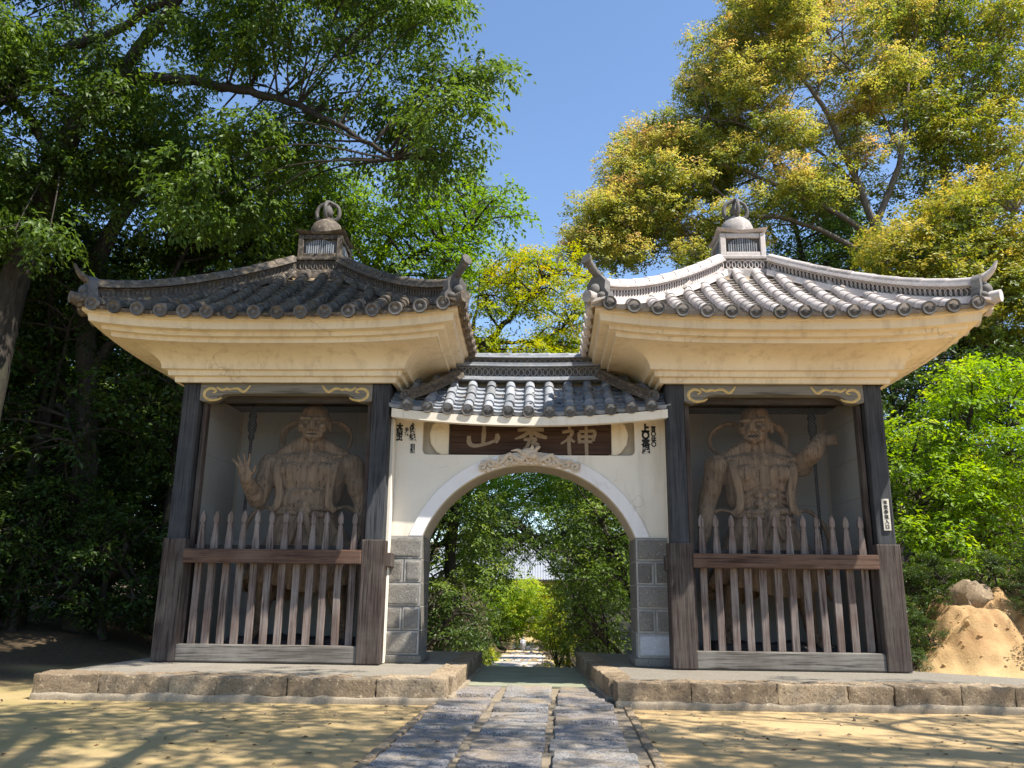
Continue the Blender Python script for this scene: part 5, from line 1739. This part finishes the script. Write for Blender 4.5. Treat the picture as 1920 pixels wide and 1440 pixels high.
MB().bb(-11.3, 11.3, .1, .9, hz(1)-.1, hz(1)+.9).build('ridge', M['tileC'], hall, bevel=.1)

# ------------------------------------------------------------------ walker far down the path
px_, py_ = -1.70, 80.0
per = empty('person', (px_, py_, gz(px_, py_)))
tag(per, 'distant person in a pale top and grey trousers walking on the far path', 'person')
m = MB()
for sg in (-1, 1):
    hp_, kn, an = Vector((sg*.09, 0, .90)), Vector((sg*.10, -.06*sg, .50)), Vector((sg*.10, .10*sg, .09))
    m.caps(hp_, kn, .095, .065, 8); m.caps(kn, an, .06, .045, 8); m.caps(an+Vector((0, .03, -.03)), an+Vector((0, -.15, -.05)), .04, .035, 8)
m.ell((0, 0, .98), (.17, .12, .14)); m.ell((0, 0, 1.2), (.17, .11, .2)); m.ell((0, 0, 1.38), (.20, .11, .1))
for sg in (-1, 1):
    sh, el, wr = Vector((sg*.21, 0, 1.40)), Vector((sg*.26, .05*sg, 1.12)), Vector((sg*.25, -.10*sg-.04, .90))
    m.caps(sh, el, .055, .045, 8); m.caps(el, wr, .042, .032, 8); hand(m, wr, (0, -.15, -1), (-sg, 0, 0), 1.0, .4, .06, 1)
m.caps((0, 0, 1.42), (0, -.01, 1.54), .055, .05, 8); m.ell((0, -.01, 1.64), (.078, .095, .115)); m.ell((0, -.105, 1.63), (.015, .02, .025))
remeshed(m, .02, 1, 'body', m_plain('skin_and_trousers', (.32, .33, .36)), per)
m = MB()
m.ell((0, 0, 1.16), (.185, .125, .24)); m.ell((0, 0, 1.38), (.215, .12, .11))
for sg in (-1, 1): m.caps((sg*.21, 0, 1.40), (sg*.25, .03*sg, 1.2), .066, .06, 8)
remeshed(m, .02, 1, 'shirt', m_plain('pale_shirt', (.62, .63, .70)), per)
m = MB(); m.ell((0, .015, 1.68), (.086, .10, .10)); m.build('hair', m_plain('dark_hair', (.03, .025, .02)), per, smooth=True)
# pale gravel path running down the valley behind the gate
ys = np.concatenate([np.linspace(5, 30, 26), np.linspace(31, 100, 70)])
vs = []; fs = []
for y in ys:
    xc = -.02*y-.05
    z = float(height(np.array([xc]), np.array([y]))[0])
    for dx in (-1.75, -.6, .6, 1.75): vs.append((xc+dx, y, z+.05-.02*abs(dx)))
for i in range(len(ys)-1):
    for j in range(3): fs.append((i*4+j, i*4+j+1, i*4+j+5, i*4+j+4))
fp_ = MB().add(vs, fs).build('valley_path', m_plain('pale_gravel', (.50, .44, .38), .95, .3), None, smooth=True)
tag(fp_, kind='structure')

# ------------------------------------------------------------------ rocks, plants and litter
bm = rough_block(.55, .5, .42, .09, .08, 77, .1)
rk = bm_link(bm, 'boulder', M['kerb'], None, (6.55, 2.3, gz(6.55, 2.3)-.02), (.1, .15, .4)); tag(rk, 'grey boulder lodged at the top of the earth bank', 'rock')
for i, (x, y, s_, lb) in enumerate([(7.15, 1.7, .24, 'small leafy plant growing on the right edge of the earth bank'), (7.2, .9, .34, 'larger leafy plant at the foot of the earth bank at far right'), (5.75, 2.6, .36, 'low shrub on the shaded left side of the earth bank'), (5.45, 2.2, .34, 'low shrub at the foot of the bank beside the right tower')]):
    c_ = copy_tree(prC); c_.location = (x, y, gz(x, y)-.05); c_.scale = (s_, s_, s_*.9); c_.rotation_euler = (0, 0, i*2.3)
    tag(c_, lb, 'plant', 'plants on the earth bank')
for i, (x, y, s_, lb) in enumerate([(5.25, 1.5, .20, 'tiny sprig at the bank foot next to the right outer post'), (6.9, 2.5, .30, 'tuft overhanging the bank right of the boulder'), (6.15, 2.6, .30, 'tuft overhanging the bank left of the boulder'), (6.75, 1.1, .13, 'tiny sprig low on the face of the earth bank'), (7.6, 2.2, .36, 'leafy tuft on top of the bank at the picture edge'), (7.0, .75, .26, 'dark leafy plant at the lower right foot of the bank'), (6.95, 1.5, .18, 'small plant halfway up the right side of the bank'), (5.6, 1.9, .26, 'leafy plant at the lower left foot of the bank')]):
    c_ = copy_tree(prC); c_.location = (x, y, gz(x, y)-.05); c_.scale = (s_, s_, s_*.8); c_.rotation_euler = (.2, 0, i*1.3+.4)
    tag(c_, lb, 'plant', 'plants on the earth bank')
# fallen leaves and small stones on the forecourt
n = 420
X_ = rng.uniform(-6, 6, n); Y_ = rng.uniform(-8.5, -1.75, n)
Z_ = height(X_, Y_)+.006
on = (np.abs(X_-.02*Y_) < 1.0)
Z_ = np.where(on, .036, Z_)
D_ = rng.normal(size=(n, 3)); D_[:, 2] *= .15
N_ = np.array([0, 0, 1.0])+rng.normal(size=(n, 3))*.25
L_ = rng.uniform(.03, .07, n)
lm = leaves_mesh('fallen_leaves', np.stack([X_, Y_, Z_], 1), D_, N_, L_, L_*.5, rng.random(n), m_leaf('dry_leaf', [(0, (.06, .035, .018)), (.5, (.16, .09, .04)), (1, (.28, .19, .08))], .15))
fl = link('fallen_leaves', lm); tag(fl, 'dry fallen leaves strewn over the sandy forecourt', 'leaves', kind='stuff')
m = MB()
for i in range(500):
    x, y = random.uniform(-6.5, 6.5), random.uniform(-8, -1.72)
    if abs(x-.02*y) < 1.08: continue
    r_ = random.uniform(.005, .016)*(1.6 if random.random() < .06 else 1)
    m.ell((x, y, gz(x, y)+r_*.3), (r_, r_*random.uniform(.6, 1), r_*.6), seg=6, rings=4)
pb = m.build('pebbles', M['kerb'], None, smooth=True); tag(pb, 'small pebbles scattered on the sandy forecourt', 'pebbles', kind='stuff')
# leaf litter caught on the middle roof
n = 160
X_ = np.where(rng.random(n) < .7, rng.uniform(.3, 1.5, n), rng.uniform(-1.6, .3, n)); Y_ = rng.uniform(.05, .62, n)
Z_ = np.array([gate_z(abs(y-GR), x) for x, y in zip(X_, Y_)])+.05+rng.random(n)*.03
lm = leaves_mesh('roof_litter', np.stack([X_+.03, Y_, Z_], 1), rng.normal(size=(n, 3))*np.array([1, 1, .3]), np.array([0, -.4, 1.0])+rng.normal(size=(n, 3))*.3, rng.uniform(.04, .08, n), rng.uniform(.02, .04, n), rng.random(n), bpy.data.materials['dry_leaf'])
rl = link('roof_litter', lm); tag(rl, 'dry leaves caught between the tiles of the low middle roof', 'leaves', kind='stuff')

# clods and stones lying on the earth bank
m = MB()
for i in range(260):
    x, y = random.uniform(5.3, 8.2), random.uniform(.5, 3.2)
    z = gz(x, y)
    r_ = random.uniform(.008, .03)*(1.9 if random.random() < .08 else 1)
    m.ell((x, y, z+r_*.2), (r_, r_*random.uniform(.6, 1), r_*random.uniform(.5, .9)), Matrix.Rotation(random.uniform(0, 3), 3, 'Y'), seg=6, rings=4)
bs = m.build('bank_stones', M['earth'], None, smooth=False); tag(bs, 'loose clods and stones lying on the earth bank', 'stones', kind='stuff')
